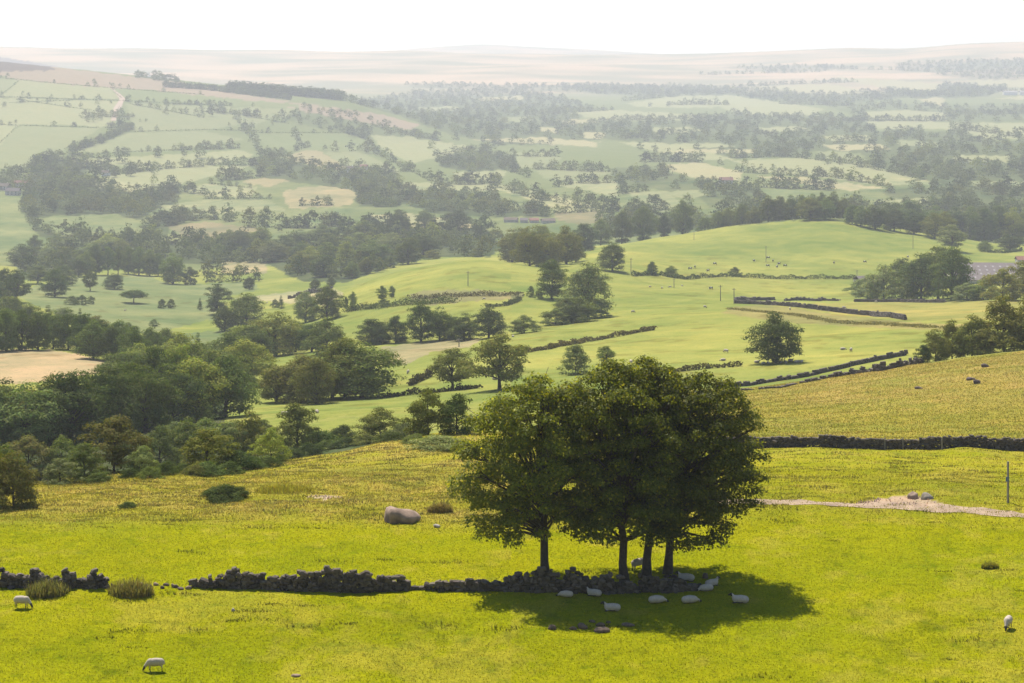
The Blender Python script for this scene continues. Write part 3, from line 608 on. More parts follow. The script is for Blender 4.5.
G('on the pasture below the hilltop belt', 'trees on the far pasture', [(952,251,26,28,'open',GREY),(985,251,10,15,'oak',MID),(1010,250,15,22,'oak',DARK),(612,271,28,28,'oak',MID),(652,275,13,11,'oak',DARK),(671,276,10,13,'oak',MID),(735,276,9,12,'bush',MID)])
G('in the big clump beside the barns', 'trees of the clump beside the barns', [
  (884,301,36,44,'bush',GREY),(903,299,40,34,'oak',MID),(921,301,46,38,'oak',MID),(938,299,52,38,'open',MID),(952,300,50,40,'oak',MID),(868,299,24,30,'bush',GREY),(860,293,12,28,'bush',MID)])
G('in front of the long barn', 'trees in front of the barn', [(983,300,20,36,'bush',MID),(967,301,18,30,'bush',GREY),(1003,301,32,40,'bush',OLIVE),(1024,300,38,44,'bush',OLIVE),(1046,300,36,40,'bush',MID)])
G('standing in the sloping sheep pasture', 'trees on the sloping pasture', [(776,363,48,47,'oak',DARK),(452,389,40,42,'open',OLIVE),(500,389,54,56,'open',OLIVE),(576,375,30,32,'bush',GREY),(606,364,18,18,'open',MID)])
G('in the thicket above the straw hillside', 'thorns on the straw hillside', [(936,('Y',352),30,36,'thorn',OLIVE),(952,('Y',356),36,36,'thorn',OLIVE),(972,('Y',352),38,46,'thorn',OLIVE),(1004,('Y',352),52,60,'thorn',OLIVE),(1032,('Y',350),52,60,'thorn',OLIVE),(924,('Y',350),18,18,'bush',DARK),(985,('Y',350),26,40,'bush',OLIVE)])

TREES = []    # dicts
for place, group, rows in GROUPS:
    for (px, py, h, w_, kind, c) in rows:
        p = at(px, None, py[1]) if isinstance(py, tuple) else at(px, py)
        TREES.append(dict(px=px, p=p, h=h * p.y / F, w=w_ * p.y / F * (1.22 if kind not in ('conifer', 'thorn', 'flat') else 1.1), hp=h, kind=kind, c=c, place=place, group=group, fixed=True))
# woods and hedges seen farther off
PAL = {'mid': [MID, MID, DARK, GREY, OLIVE, LIGHT, GREY, DARK], 'dark': [DARK, DEEP, DARK, MID]}
rt = random.Random(5)
OPEN = [(f, (min(p[0] for p in f), max(p[0] for p in f), min(p[1] for p in f), max(p[1] for p in f))) for c_, f in FIELDS if c_ not in (MO, HE)]
def scatter(place, P, dens, hm, cs):
    a = np.array(P, float); x0, x1, y0, y1 = a[:, 0].min(), a[:, 0].max(), a[:, 1].min(), a[:, 1].max()
    y = y1
    while y > y0:
        Yc = at(min(max((x0 + x1) / 2, -200), 1200), y).y
        hm_ = hm * 1.12; sx = 14.5 * F / Yc; sy = max(0.25 * hm_ * F / Yc, 0.9)
        x = x0 + rt.random() * sx
        while x < x1:
            xx, yy = x + rt.uniform(-.5, .5) * sx, y + rt.uniform(-.5, .5) * sy
            if rt.random() < dens and inpoly(np.array([xx]), np.array([yy]), P)[0] and not any(b[0] < xx < b[1] and b[2] < yy < b[3] and inpoly(np.array([xx]), np.array([yy]), f)[0] for f, b in OPEN):
                p = at(xx, yy)
                if p.y > 500:
                    h = hm_ * rt.uniform(0.6, 1.15); wm = h * rt.uniform(1.15, 1.75)
                    k = 'conifer' if (cs == 'dark' and rt.random() < .3) else rt.choice(['oak', 'wood', 'wood', 'bush'])
                    if k == 'conifer': wm *= 0.5
                    TREES.append(dict(px=xx, p=p, h=h, w=wm, hp=h * F / p.y, kind=k, c=rt.choice(PAL[cs]), place='in ' + place, group='trees of ' + place, fixed=False))
            x += sx * rt.uniform(0.8, 1.2)
        y -= sy
for nm, P, dn, h, cs in WOODS: scatter(nm, P, dn, h, cs)
DOTS = [(23,95,4),(74,98,4),(99,98.5,4),(128,101.5,8),(4.5,107.5,6),(70,107,4),(81,107,5),(97,104.5,5),(111,103.5,3),(167,106,7),(166,114.5,7),(186,113,6),(196,114,6),(202,114,6),(16,123,4),(1,125,6),(100,120,9),(93,122,8),(88,123,6),(112,117.5,8),(118,119,6),(128,119.5,8),(140,122,3),(146,121.5,4),(54,83,4),(94,83,5),(120,86.5,4),(110,85,3),
 (211,116,9),(239,117,6),(248,117,8),(282,117,10),(297,117,9),(267,118.5,4),(253,106.5,4),(231,106.5,5),(272,125,4),(229,126,4),(245,131,12),(252,130,9),(335,151,10),(325,150,6),(365,136,12),(351,136,10),(387,135,10),(369,153,14),(378,156,10),(419,139,10),(436,140,11),(431,149,10),(456,140,9),(483,142,7),(154,184,9),(158,157,11),(184,156,8),(200,158,14),(108,168,13),(123,163,14),(82,162,10),(94,182,17),(114,177,12),(130,176,13),(155,174,10),(178,193,10),(188,191,10),
 (320,128,6),(340,126,7),(355,122,6),(330,118,6),(310,112,6),(300,124,7),(370,120,6),(225,198,12),(240,196,10),(246,222,10),(262,221,8),(280,232,9),(343,223,9),(620,178,6),(650,203,10),(660,172,10),(720,166,8),(745,168,10),(640,150,9),(655,152,8),(700,143,10),(905,171,8),(860,168,9),(840,165,8),(828,165,8),(997,133,6),(963,131,8),(1015,133,7),(650,107,6),(668,107,5),(685,104,7),(694,104,7),(705,104,7),(716,104,7),(724,105,6)]
for (x, y, w_) in DOTS:
    p = at(x, y); k = p.y / F
    TREES.append(dict(px=x, p=p, h=w_ * k * rt.uniform(.85, 1.1), w=w_ * k * 1.05, hp=w_, kind=rt.choice(['oak', 'oak', 'wood', 'bush']), c=rt.choice(PAL['mid']), place='', group='', fixed=False))
HEDGES_FAR = [  # (polyline, tree density, hedge height)
 ([(228,90.2),(285,95),(343,99.8)], 4, 13), ([(228,90.2),(285,94.5),(343,99.5)], 4, 13), ([(165,87),(205,89.5),(245,94.5),(292,100)], 3, 8.5),
 ([(72,151),(100,143),(133,128)], 2.6, 9), ([(106,128),(133,129)], 1.1, 12), ([(84,118),(106,115)], .9, 11), ([(105,117),(133,117)], .6, 10), ([(0,125),(100,128)], 0.04, 2.5), ([(0,97),(124,101),(205,105)], .12, 3),
 ([(0,143),(18,126)], .0, 2.5), ([(0,96),(20,80)], 0, 2.5), ([(111,88),(122,99)], 0, 3), ([(133,132),(205,130),(260,131)], .05, 2), ([(66,153),(100,159),(130,152)], .9, 9), ([(130,152),(190,150)], .3, 6), ([(178,150),(200,150),(240,148)], .7, 9), ([(70,166),(110,173),(150,171)], 1.0, 11), ([(110,176),(150,170),(205,166)], .6, 8),
 ([(165,104),(205,105),(230,106)], .6, 7), ([(205,112),(260,116)], .35, 9), ([(235,118),(250,135),(262,158)], 1.1, 10), ([(255,133),(345,133)], .1, 3), ([(293,130),(300,148)], 1.1, 10), ([(262,157),(290,153),(312,146)], .9, 9), ([(345,132),(368,140)], .9, 10),
 ([(350,151),(372,150),(388,160),(410,171),(432,182)], 1.2, 10), ([(432,184),(500,184)], .5, 10), ([(495,186),(530,198),(560,203),(606,210),(640,216)], 1.3, 11), ([(340,165),(362,168)], .8, 10), ([(375,172),(410,172)], .5, 10), ([(550,214),(604,211)], .5, 4),
 ([(300,206),(335,205)], .8, 7), ([(210,184),(250,188)], 1.1, 6), ([(205,199),(270,199)], .7, 7), ([(220,180),(262,178)], .8, 11), ([(205,165),(262,165)], .6, 9), ([(150,193),(185,192),(207,195)], .9, 9), ([(165,226),(205,218),(235,222)], .8, 11), ([(245,227),(300,228),(345,226)], .5, 11),
 ([(555,187),(580,183),(620,183)], .6, 9), ([(615,194),(650,191)], .8, 9), ([(735,158),(790,157),(850,164),(920,179)], 1.1, 10), ([(733,172),(780,175),(830,177),(885,186)], .8, 9), ([(760,187),(835,190)], .8, 10), ([(640,162),(700,162)], .6, 11), ([(700,189),(760,190)], .7, 9), ([(690,207),(640,212)], .6, 9),
 ([(615,110),(570,113)], .4, 9), ([(615,121),(720,118)], .7, 10), ([(665,105),(730,105)], .8, 11), ([(625,101),(680,96)], .8, 12), ([(840,121),(950,121)], .7, 10), ([(940,113),(1024,114)], .5, 10), ([(950,128),(1024,138)], .5, 11), ([(780,104),(850,106)], .5, 10), ([(505,145),(470,150)], .5, 9), ([(405,135),(440,140)], .6, 9), ([(510,156),(560,157)], .6, 9), ([(535,169),(610,172)], .6, 10), ([(505,170),(530,178)], .8, 10), ([(0,78),(20,80),(60,84),(110,88),(205,95)], .08, 2.5),
 ([(0,176),(25,172)], .5, 8), ([(0,184),(30,180)], .5, 9), ([(60,236),(133,240)], .8, 10), ([(205,262),(265,262)], .5, 9), ([(205,275),(262,275)], .4, 7), ([(208,283),(258,281)], .5, 6), ([(20,100),(100,112)], .12, 8), ([(10,103),(80,100)], .15, 8), ([(130,104),(205,118)], .16, 9), ([(200,108),(290,124)], .25, 9),
 ([(740,86),(860,82)], .3, 11), ([(860,92),(950,95)], .4, 11), ([(950,90),(1024,92)], .4, 11), ([(700,75),(820,72)], .2, 11), ([(820,68),(1024,74)], .2, 11)]
HB = []       # low hedge clumps, with the far woodland
for pl, dn, hm in HEDGES_FAR:
    for (xa, ya), (xb, yb) in zip(pl[:-1], pl[1:]):
        L = math.hypot(xb - xa, yb - ya); Yc = at((xa + xb) / 2, (ya + yb) / 2).y
        st = 2.2 * F / Yc; n = int(L / max(st, .4))
        for k in range(n):
            t = k / n; HB.append((xa + (xb - xa) * t, ya + (yb - ya) * t, rt.uniform(1.3, 2.4)))
        st = 7.5 * F / Yc; n = max(1, int(L / st))
        for k in [q for q in range(n) for _ in range(3 if dn > 2 else 1)]:
            if rt.random() > dn * 2.1: continue
            t = (k + rt.random()) / n; xx, yy = xa + (xb - xa) * t + rt.uniform(-.3, .3), ya + (yb - ya) * t + rt.uniform(-.4, .4)
            p = at(xx, yy); h = hm * 1.45 * (rt.uniform(.85, 1.05) if dn > 2.8 else rt.uniform(.55, 1.2)) if hm > 4 else rt.uniform(6, 11)
            TREES.append(dict(px=xx, p=p, h=h, w=h * rt.uniform(1.0, 1.5), hp=h * F / p.y, kind=rt.choice(['oak', 'wood', 'bush']), c=rt.choice(PAL['dark' if dn > 2.8 else 'mid']), place='', group='', fixed=False))
LIMIT = 290
fixed = [t for t in TREES if t['fixed']]
loose = sorted([t for t in TREES if not t['fixed'] and t['place'] and -10 < t['px'] < 1034], key=lambda t: -t['hp'])
solo = loose[:max(0, LIMIT - len(fixed))]
ids = {id(t) for t in fixed} | {id(t) for t in solo}
rest = [t for t in TREES if id(t) not in ids]
print('trees', len(TREES), 'fixed', len(fixed), 'solo', len(solo), 'mass', len(rest), 'hedge', len(HB))

ORD = ['first','second','third','fourth','fifth','sixth','seventh','eighth','ninth','tenth','eleventh','twelfth','thirteenth','fourteenth','fifteenth','sixteenth','seventeenth','eighteenth','nineteenth','twentieth']
def ordinal(i, n):
    if n == 1: return 'alone'
    if i == 0: return 'leftmost'
    if i == n - 1: return 'rightmost'
    if i < n / 2 or i < 20 and n - i > 20: 
        return (ORD[i] if i < 20 else 'twenty-' + ORD[i - 20] if i < 29 else ['thirtieth','thirty-first','thirty-second','thirty-third','thirty-fourth','thirty-fifth'][min(i - 29, 5)]) + ' from the left'
    k = n - 1 - i
    return (ORD[k] if k < 20 else 'twenty-' + ORD[k - 20]) + ' from the right'
SHAPE = {'oak': 'rounded', 'tall': 'tall', 'open': 'open', 'wood': 'dense', 'bush': 'low', 'thorn': 'spreading', 'flat': 'flat topped', 'conifer': 'pointed', 'gorse': 'low'}
KIND = {'bush': ('shrub', 'shrub'), 'gorse': ('gorse_bush', 'gorse bush'), 'thorn': ('hawthorn_tree', 'hawthorn'), 'conifer': ('conifer_tree', 'conifer')}
def plant_tree(t, i, n):
    kind = t['kind']; nm, cat = KIND.get(kind, ('broadleaf_tree', 'tree'))
    if 'gorse' in t['group']: nm, cat = 'gorse_bush', 'gorse bush'
    tr, cr = PROTO[kind][int(t['px'] * 7) % len(PROTO[kind])]
    e = empty(nm, t['p'] - Vector((0, 0, 0.05)), rt.uniform(0, 6.28), (t['w'], t['w'], t['h']))
    word = {'shrub': 'shrub', 'gorse_bush': 'gorse bush', 'hawthorn_tree': 'hawthorn', 'conifer_tree': 'conifer'}.get(nm, 'tree')
    tag(e, f"{SHAPE[kind]} {CW[t['c']]} {word} {ordinal(i, n)} {t['place']}", cat, t['group'])
    if t['hp'] > 9:
        c = obj('crown', cr, e); k = obj('trunk', tr, e)
    else:
        c = obj('crown', cr, e)
    v = rt.uniform(.78, 1.22)
    c.color = (t['c'][0] * v * rt.uniform(.93, 1.07), t['c'][1] * v, t['c'][2] * v * rt.uniform(.85, 1.15), 1)
from collections import defaultdict
byp = defaultdict(list)
for t in fixed + solo: byp[t['place']].append(t)
for pl, L in byp.items():
    L.sort(key=lambda t: t['px'])
    for i, t in enumerate(L): plant_tree(t, i, len(L))

# far woodland and hedges: one mass nobody could count
def mass():
    r = np.random.default_rng(3); PP = []; NN = []; SS = []; CC = []
    uni = []
    for kind in ('oak', 'wood', 'tall', 'bush', 'conifer'):
        vs = []
        for s in range(3):
            C, rr, tb = crown_points(kind, 300 + s, 34, 0.17)
            P, Nn = foliage_on(C, rr, 0.17, 11, 0.07, flat=.85, upbias=.2, jit=.1); P[:, 2] /= ASPECT[kind]; vs.append((P, Nn))
        uni.append((kind, vs))
    U = dict(uni)
    for t in rest:
        P, Nn = U[t['kind'] if t['kind'] in U else 'oak'][rt.randrange(3)]
        a = rt.uniform(0, 6.28); cs, sn = math.cos(a), math.sin(a)
        k = len(P)
        if t['hp'] < 6: sel = r.permutation(k)[:130]; sz = 0.07
        elif t['hp'] < 11: sel = r.permutation(k)[:250]; sz = 0.053
        else: sel = slice(None); sz = 0.05
        Q, M = P[sel], Nn[sel]
        X = (Q[:, 0] * cs - Q[:, 1] * sn) * t['w']; Y = (Q[:, 0] * sn + Q[:, 1] * cs) * t['w']
        PP.append(np.stack([X, Y, Q[:, 2] * t['h']], 1) + np.array(t['p'])); NN.append(np.stack([M[:, 0] * cs - M[:, 1] * sn, M[:, 0] * sn + M[:, 1] * cs, M[:, 2]], 1))
        SS.append(np.full(len(Q), sz * (t['h'] + t['w']) / 2)); CC.append(np.tile(np.array(t['c']) * rt.uniform(.5, .95), (len(Q), 1)))
    for (x, y, h) in HB:
        p = at(x, y); m = 5
        PP.append(np.array(p) + r.normal(0, 1, (m, 3)) * np.array((1.0, 0.6, 0.5)) + np.array((0, 0, h * .5))); NN.append(r.normal(0, 1, (m, 3)) + np.array((0, -.2, .8)))
        SS.append(np.full(m, 0.85)); CC.append(np.tile(np.array(DARK) * rt.uniform(.8, 1.2), (m, 1)))
    PP, NN, SS, CC = map(np.concatenate, (PP, NN, SS, CC))
    V, Q = leaf_quads(PP, NN, SS, r, 0.75)
    tint = np.repeat(CC * r.uniform(.75, 1.25, len(CC))[:, None], 4, axis=0)
    o = obj('far_woodland', np_mesh('far_woodland', V, Q, None, [M_FAR], False, {'tint': tint}))
    tag(o, 'hazy blue green woods and hedgerows covering the valley floor', 'woodland', kind='stuff')
    print('mass quads', len(Q))
mass()

# ------------------------------------------------------------------ the four sycamores
def sycamore(trunk_px, base_py, cpx, top_py, bot_py, half_px, seed, label, lean=0.0, cmul=1.0, depth=4.1, yoff=0.0):
    r = np.random.default_rng(seed)
    b = at(trunk_px, base_py); Y = b.y; k = Y / F
    e = empty('sycamore_tree', b - Vector((0, 0, 0.06)))
    tag(e, label, 'tree', 'sycamores by the tumbled wall')
    H = (base_py - top_py) * k; zb = (base_py - bot_py) * k; ox = (cpx - trunk_px) * k; hw = half_px * k
    # clump centres in an uneven dome
    C = []; tries = 0; rc = 0.78; ph = r.uniform(0, 6.28, 6)
    while len(C) < 200 and tries < 9000:
        tries += 1
        t = r.uniform(0, 1); a = r.uniform(0, 6.28); f = r.uniform(0.03, 1) ** 0.36
        pr = math.sqrt(max(1 - ((t - .3) / .7) ** 2.8, 0)) if t > .3 else .80 + .2 * t / .3
        lump = 1 + .09 * math.sin(3 * a + ph[0] + 4 * t) + .07 * math.sin(5 * a + ph[1] - 7 * t) + .05 * math.sin(8 * a + ph[2] + 9 * t)
        rad = min(max(pr * lump * f - 0.06, 0), 1.02)
        z = zb + (H - .35 - zb) * t * (1 + .03 * math.sin(2 * a + ph[3])) - (2.3 * rad * rad * (.45 - t) if t < .45 else 0)
        p = np.array((ox * min(1, .45 + t) + rad * math.cos(a) * hw, rad * math.sin(a) * depth + yoff, z))
        if any(((q - p) ** 2).sum() < .66 ** 2 for q in C): continue
        C.append(p)
    C = np.array(C)
    P, NN = foliage_on(C, r, rc, 215, 0.1, flat=0.85, upbias=0.4)
    V, Q = leaf_quads(P, NN, 0.082, r, 0.8)
    lt = r.uniform(.7, 1.3, len(P))[:, None]; warm = r.random(len(P))[:, None] < 0.13
    tint = np.where(warm, np.array((0.22, 0.205, 0.014)), np.array((0.108, 0.126, 0.015))) * lt * cmul
    obj('crown', np_mesh('sycamore_crown', V, Q, None, [M_LEAF_NEAR], False, {'tint': np.repeat(tint, 4, axis=0)}), e)
    mb = MB(); zt = H * .80
    path = []; n = 9
    for i in range(n):
        z = -0.1 + (zt + .1) * i / (n - 1); s = i / (n - 1)
        path.append((lean * s + ox * .7 * s ** 1.6 + .06 * math.sin(2.2 * z + seed), yoff * s + .06 * math.cos(1.9 * z + seed), z))
    path = np.array(path); R0 = .25
    mb.add(*tube(path, [R0 * (1.45, 1.02, .95, .82, .66, .5, .36, .24, .1)[i] for i in range(n)], 11))
    order = r.permutation(len(C))
    for ci in order[:62]:
        c = C[ci]; z0 = zb * .75 + (c[2] - zb) * r.uniform(.25, .6); z0 = min(max(z0, zb * .8), zt * .9)
        a = np.array([np.interp(z0, path[:, 2], path[:, j]) for j in range(3)])
        L = np.linalg.norm(c - a); m1 = a + (c - a) * .35 + np.array((0, 0, .10 * L)) + r.normal(0, .1, 3); m2 = a + (c - a) * .7 + np.array((0, 0, .09 * L)) + r.normal(0, .14, 3)
        q = r.uniform(.07, .125) * min(1, .45 + L / 6)
        mb.add(*tube([a, m1, m2, c], [q, q * .72, q * .45, q * .2], 6))
        for _ in range(3):
            d = c + r.normal(0, .55, 3) * np.array((1, 1, .6)); mb.add(*tube([m2, (m2 + d) / 2 + r.normal(0, .08, 3), d], [q * .35, q * .24, .012], 4))
    obj('trunk', mb.mesh('sycamore_trunk', M_BARK, True), e)
sycamore(545, 579, 535, 378, 526, 79, 1, 'leftmost sycamore of the four, with a straight trunk behind the tumbled wall', cmul=1.34)  # crown tint raised here and lowered rightwards: sunlit look put into leaf colour
sycamore(624, 583, 608, 364, 530, 74, 2, 'tallest sycamore, its trunk second from the left of the four', cmul=1.1)
sycamore(646, 576, 652, 361, 524, 68, 3, 'leaning sycamore whose trunk slants right, third of the four by the wall', lean=.75, cmul=.95, yoff=.6)
sycamore(668, 573, 698, 374, 528, 70, 4, 'rightmost sycamore of the four, its low crown spreading over lying sheep', cmul=.88, yoff=-.3)

# ------------------------------------------------------------------ dry stone walls
def _stone():
    bm = bmesh.new(); bmesh.ops.create_cube(bm, size=2); bmesh.ops.subdivide_edges(bm, edges=bm.edges[:], cuts=1, use_grid_fill=True)
    V = np.array([v.co for v in bm.verts]); V = V / np.linalg.norm(V, axis=1, keepdims=True) ** .62; V /= np.abs(V).max()
    bm.verts.index_update(); Q = np.array([[v.index for v in f.verts] for f in bm.faces]); bm.free(); return V, Q
STONE_V, STONE_Q = _stone()
def wall(name, label, pts, heights, mat=M_STONE, course=0.19, length=0.30, thick=0.5, cat='dry stone wall', ragged=0.42, seed=1, group=None, tintc=1.0):
    r = np.random.default_rng(seed); W = [at(*p) for p in pts]; mb = MB()
    c0 = W[0].copy()
    for a, b, ha, hb in zip(W[:-1], W[1:], heights[:-1], heights[1:]):
        d = b - a; d.z = 0; L = d.length; d.normalize(); rz = math.atan2(d.y, d.x)
        nc_ = int(max(ha, hb) / course) + 2
        for row in range(nc_):
            s = r.uniform(-.2, .2)
            while s < L:
                l = length * r.uniform(.6, 1.6); m = s + l / 2; t = min(max(m / L, 0), 1)
                hh = (ha + (hb - ha) * t) * (1 + ragged * (.6 * math.sin(m * 1.7 + seed) + .5 * math.sin(m * .63 + 2) + .35 * r.normal())) 
                z = (row + .5) * course
                if z < hh + .06:
                    x, y = a.x + d.x * m, a.y + d.y * m
                    tk = thick * (1.05 - .35 * min(z / 1.3, 1)) * r.uniform(.8, 1.2)
                    x += -d.y * r.normal(0, .05); y += d.x * r.normal(0, .05)
                    g = zxy(x, y); tv = r.uniform(.55, 1.5) * tintc
                    ctr = np.array((x - c0.x, y - c0.y, g - .05 + z - c0.z + r.normal(0, .03))); tc = (tv, tv * r.uniform(.95, 1.02), tv * r.uniform(.88, 1.03))
                    if length < .5:      # rounded broken stone
                        q = STONE_V * (1 + r.normal(0, .13, (len(STONE_V), 1))) * np.array((l * .62, tk * .56, course * r.uniform(.55, .95)))
                        ta = r.normal(0, .28); q = np.stack([q[:, 0] * math.cos(ta) - q[:, 2] * math.sin(ta), q[:, 1], q[:, 0] * math.sin(ta) + q[:, 2] * math.cos(ta)], 1)
                        a2 = rz + r.normal(0, .18); q = np.stack([q[:, 0] * math.cos(a2) - q[:, 1] * math.sin(a2), q[:, 0] * math.sin(a2) + q[:, 1] * math.cos(a2), q[:, 2]], 1)
                        mb.add(q + ctr, STONE_Q, tc)
                    else: mb.box(ctr, (l * 1.04, tk, course * r.uniform(.95, 1.35)), rz + r.normal(0, .10), .16, tc, r)
                s += l
        # fallen stones at the foot
    o = obj(name, mb.mesh(name, mat)); o.location = c0
    tag(o, label, cat, group); return o
wall('stone_wall', 'short dark dry stone wall ending at the rush clumps, cut by the frame', [(-90,583),(0,586.5),(30,587),(60,588),(90,587.5),(106,587)], [.75,.7,.85,.75,.8,.5], seed=2, group='stretches of old dry stone wall')
wall('stone_wall', 'long ragged tumbledown dry stone wall running under the four sycamores', [(190,586),(205,587),(235,588),(262,588),(290,590),(300,590.5),(340,592),(368,592),(376,591),(402,590),(412,589),(440,590),(495,591),(512,591),(540,592),(575,592),(640,592),(672,592),(700,590)],
     [.25,.65,.95,.7,.75,1.0,1.2,1.05,.8,.85,.25,.45,.6,1.0,1.15,.95,.85,.65,.3], seed=4, group='stretches of old dry stone wall')
wall('stone_wall', 'straight intact dry stone wall below the straw coloured hillside', [(700,448),(740,448),(840,448),(930,449.5),(1024,451),(1180,455)], [1.0,1.02,1.05,1.05,1.1,1.1], ragged=.05, course=.15, length=.32, seed=6)
wall('stone_wall', 'thin dark wall climbing between the green pasture and the straw hillside', [(716,('Y'),) if False else (716,387),(760,384),(800,378),(845,368),(875,361),(906,355)], [.65,.65,.7,.8,.9,1.0], course=.3, length=.7, seed=7, ragged=.12)
wall('stone_wall', 'broken low wall along the top edge of the straw hillside', [(735,391),(780,388),(815,381),(850,375),(880,371),(900,367),(922,363)], [.3,.15,.4,.65,.85,.9,.6], course=.3, length=.7, seed=8, ragged=.6)
wall('stone_wall', 'long dark wall running right and down from the pole corner', [(735,303.5),(770,305),(820,310),(870,315.5),(905,320)], [1.3,1.3,1.4,1.5,1.4], course=.4, length=1.1, thick=.9, seed=9, ragged=.12)
wall('stone_wall', 'short dark wall meeting the pole at the field corner', [(735,302),(755,300.5),(774,300)], [1.3,1.3,1.0], course=.4, length=1.1, thick=.9, seed=10, ragged=.15)
wall('stone_wall', 'gapped dark wall in the middle of the three end to end far walls', [(785,301),(800,300.5),(822,300.5),(838,301)], [.8,1.2,1.1,.8], course=.4, length=1.1, thick=.9, seed=12, ragged=.3)
wall('stone_wall', 'dark level wall in front of the clump beside the barns', [(854,302),(900,302),(944,302.5)], [1.2,1.2,1.1], course=.4, length=1.1, thick=.9, seed=13, ragged=.1)
wall('stone_wall', 'short broken wall on the side of the rounded mound', [(288,299),(300,297),(315,293),(332,288)], [1.2,1.8,1.7,1.2], course=.6, length=1.6, thick=1.1, seed=14, ragged=.5)

# stones
def rock_mesh(seed, s, mat, sub=3, rough=.38):
    bm = bmesh.new(); bmesh.ops.create_icosphere(bm, subdivisions=sub, radius=1.0)
    r = np.random.default_rng(seed); K = r.normal(0, 1, (7, 3)) * 1.6; ph = r.uniform(0, 6, 7)
    for v in bm.verts:
        p = np.array(v.co); f = 1 + rough * sum(math.sin(K[i] @ p * 1.3 + ph[i]) for i in range(7)) / 4
        q = p * f; q[2] = max(q[2], -.35)
        q = np.sign(q) * np.abs(q) ** .95
        q[2] *= 1 - .2 * q[0]; q[1] *= 1 + .15 * q[2]
        v.co = Vector(q * np.array(s))
    me = bpy.data.meshes.new('rock'); bm.to_mesh(me); bm.free(); me.materials.append(mat)
    me.polygons.foreach_set('use_smooth', [True] * len(me.polygons)); return me
def rock(name, label, px, py, wpx, hpx, seed, mat=M_ROCK, cat='boulder', group=None, sub=3):
    p = at(px, py); k = p.y / F
    o = obj(name, rock_mesh(seed, (wpx * k / 2, wpx * k * .36, hpx * k * .78), mat, sub)); o.location = p + Vector((0, 0, hpx * k * .12)); o.rotation_euler.z = seed
    if seed: o.rotation_euler.z = 0.25 * math.sin(seed)
    tag(o, label, cat, group); return o
rock('boulder', 'big pale brown boulder alone on the rough pasture', 401, 521, 37, 12.5, 3)
rock('boulder', 'pinkish boulder at the bend of the dirt path', 914, 498, 11, 7, 4)
rock('boulder', 'flat grey boulder just right of the pinkish one', 928, 499, 13, 6, 5, plain('grey_rock', (.2, .17, .13), .9, .3, 2, .5))
for i, (x, y, w_, h_, l) in enumerate([(985,367,8,4,'highest dark rock on the straw hillside'),(971,380,10,3,'flat dark rock left of its neighbour on the straw hillside'),(977,384,8,5,'dark lump of rock lowest on the straw hillside'),(918,389,9,3,'reddish flat rock farthest left on the straw hillside')]):
    rock('rock', l, x, y, w_, h_, 20 + i, M_DARKROCK, 'rock', 'dark rocks on the straw hillside', 2)
for i, (x, y, w_, h_, l) in enumerate([(552,629,9,4,'leftmost molehill, by itself below the tree shadow'),(573,629,8,3,'low molehill left of a taller one'),(582,628,10,5,'tall molehill left of the cluster'),(592,622,7,3,'small molehill highest in the cluster'),(600,626,9,4,'rounded molehill in the middle of the cluster'),(604,631,15,4,'long flat molehill lowest in the cluster'),(608,623,6,3,'tiny molehill nearest the white sheep'),(629,625,14,2,'wide crumbled molehill at the right of the cluster')]):
    rock('molehill', l, x, y, w_, h_, 40 + i, M_SOIL, 'molehill', 'molehills in the grass', 2)
rock('rock', 'pale flat stone lying in the short grass near the bottom edge', 295, 676, 10, 2, 60, M_ROCK, 'rock', None, 2)
rock('rock', 'small pale stone in the grass below the long ragged wall', 233, 611, 4, 3, 61, M_PALE, 'rock', None, 2)
rock('rock', 'pale stone in the grass just right of the big boulder', 437, 527, 7, 3, 62, M_PALE, 'rock', None, 2)
# rubble in the wall gap, each stone by itself
for i in range(16):
    x = 108 + i * 5.3 + rt.uniform(-2, 2); y = 587 + rt.uniform(-2, 2.5)
    rock('fallen_stone', 'small fallen stone in the gap between rush clump and wall', x, y, rt.uniform(3, 7), rt.uniform(2, 4.5), 70 + i, M_DARKROCK if i % 3 else M_ROCK, 'stone', 'fallen stones in the wall gap', 2)
for i in range(14):
    x = 662 + rt.uniform(0, 46); y = 585 + rt.uniform(-8, 7)
    rock('fallen_stone', 'fallen stone from the wall end under the rightmost sycamore', x, y, rt.uniform(4, 9), rt.uniform(3, 6), 100 + i, M_DARKROCK, 'stone', 'fallen stones under the rightmost sycamore', 2)

# ------------------------------------------------------------------ rush clumps and grass
def blades(P, L, wd, lean, r, col, cvar=.2):
    """one bent two-piece blade per point"""
    n = len(P); a = r.uniform(0, 6.28, n); d = np.stack([np.cos(a), np.sin(a), np.zeros(n)], 1); s = np.stack([-np.sin(a), np.cos(a), np.zeros(n)], 1)
    Lr = (L * r.uniform(.55, 1.3, n))[:, None]; ln = (lean * r.uniform(.2, 1.4, n))[:, None]
    w_ = (wd * r.uniform(.7, 1.3, n))[:, None] if np.ndim(wd) == 0 else (wd * r.uniform(.7, 1.3, n))[:, None]
    V = np.empty((n, 5, 3)); up = np.array((0, 0, 1.0))
    V[:, 0] = P - s * w_; V[:, 1] = P + s * w_
    m = P + up * Lr * .55 + d * Lr * ln * .3
    V[:, 2] = m + s * w_ * .8; V[:, 3] = m - s * w_ * .8
    V[:, 4] = P + up * Lr * (1 - .25 * ln) + d * Lr * ln
    b = np.arange(n)[:, None] * 5
    Q = b + np.array([[0, 1, 2, 3]]); T = b + np.array([[3, 2, 4]])
    c = np.broadcast_to(col, (n, 3)) * (1 + r.normal(0, cvar, (n, 1))) * (1 + r.normal(0, .08, (n, 3)))
    return V.reshape(-1, 3), Q, T, np.repeat(np.clip(c, .004, 1), 5, axis=0)
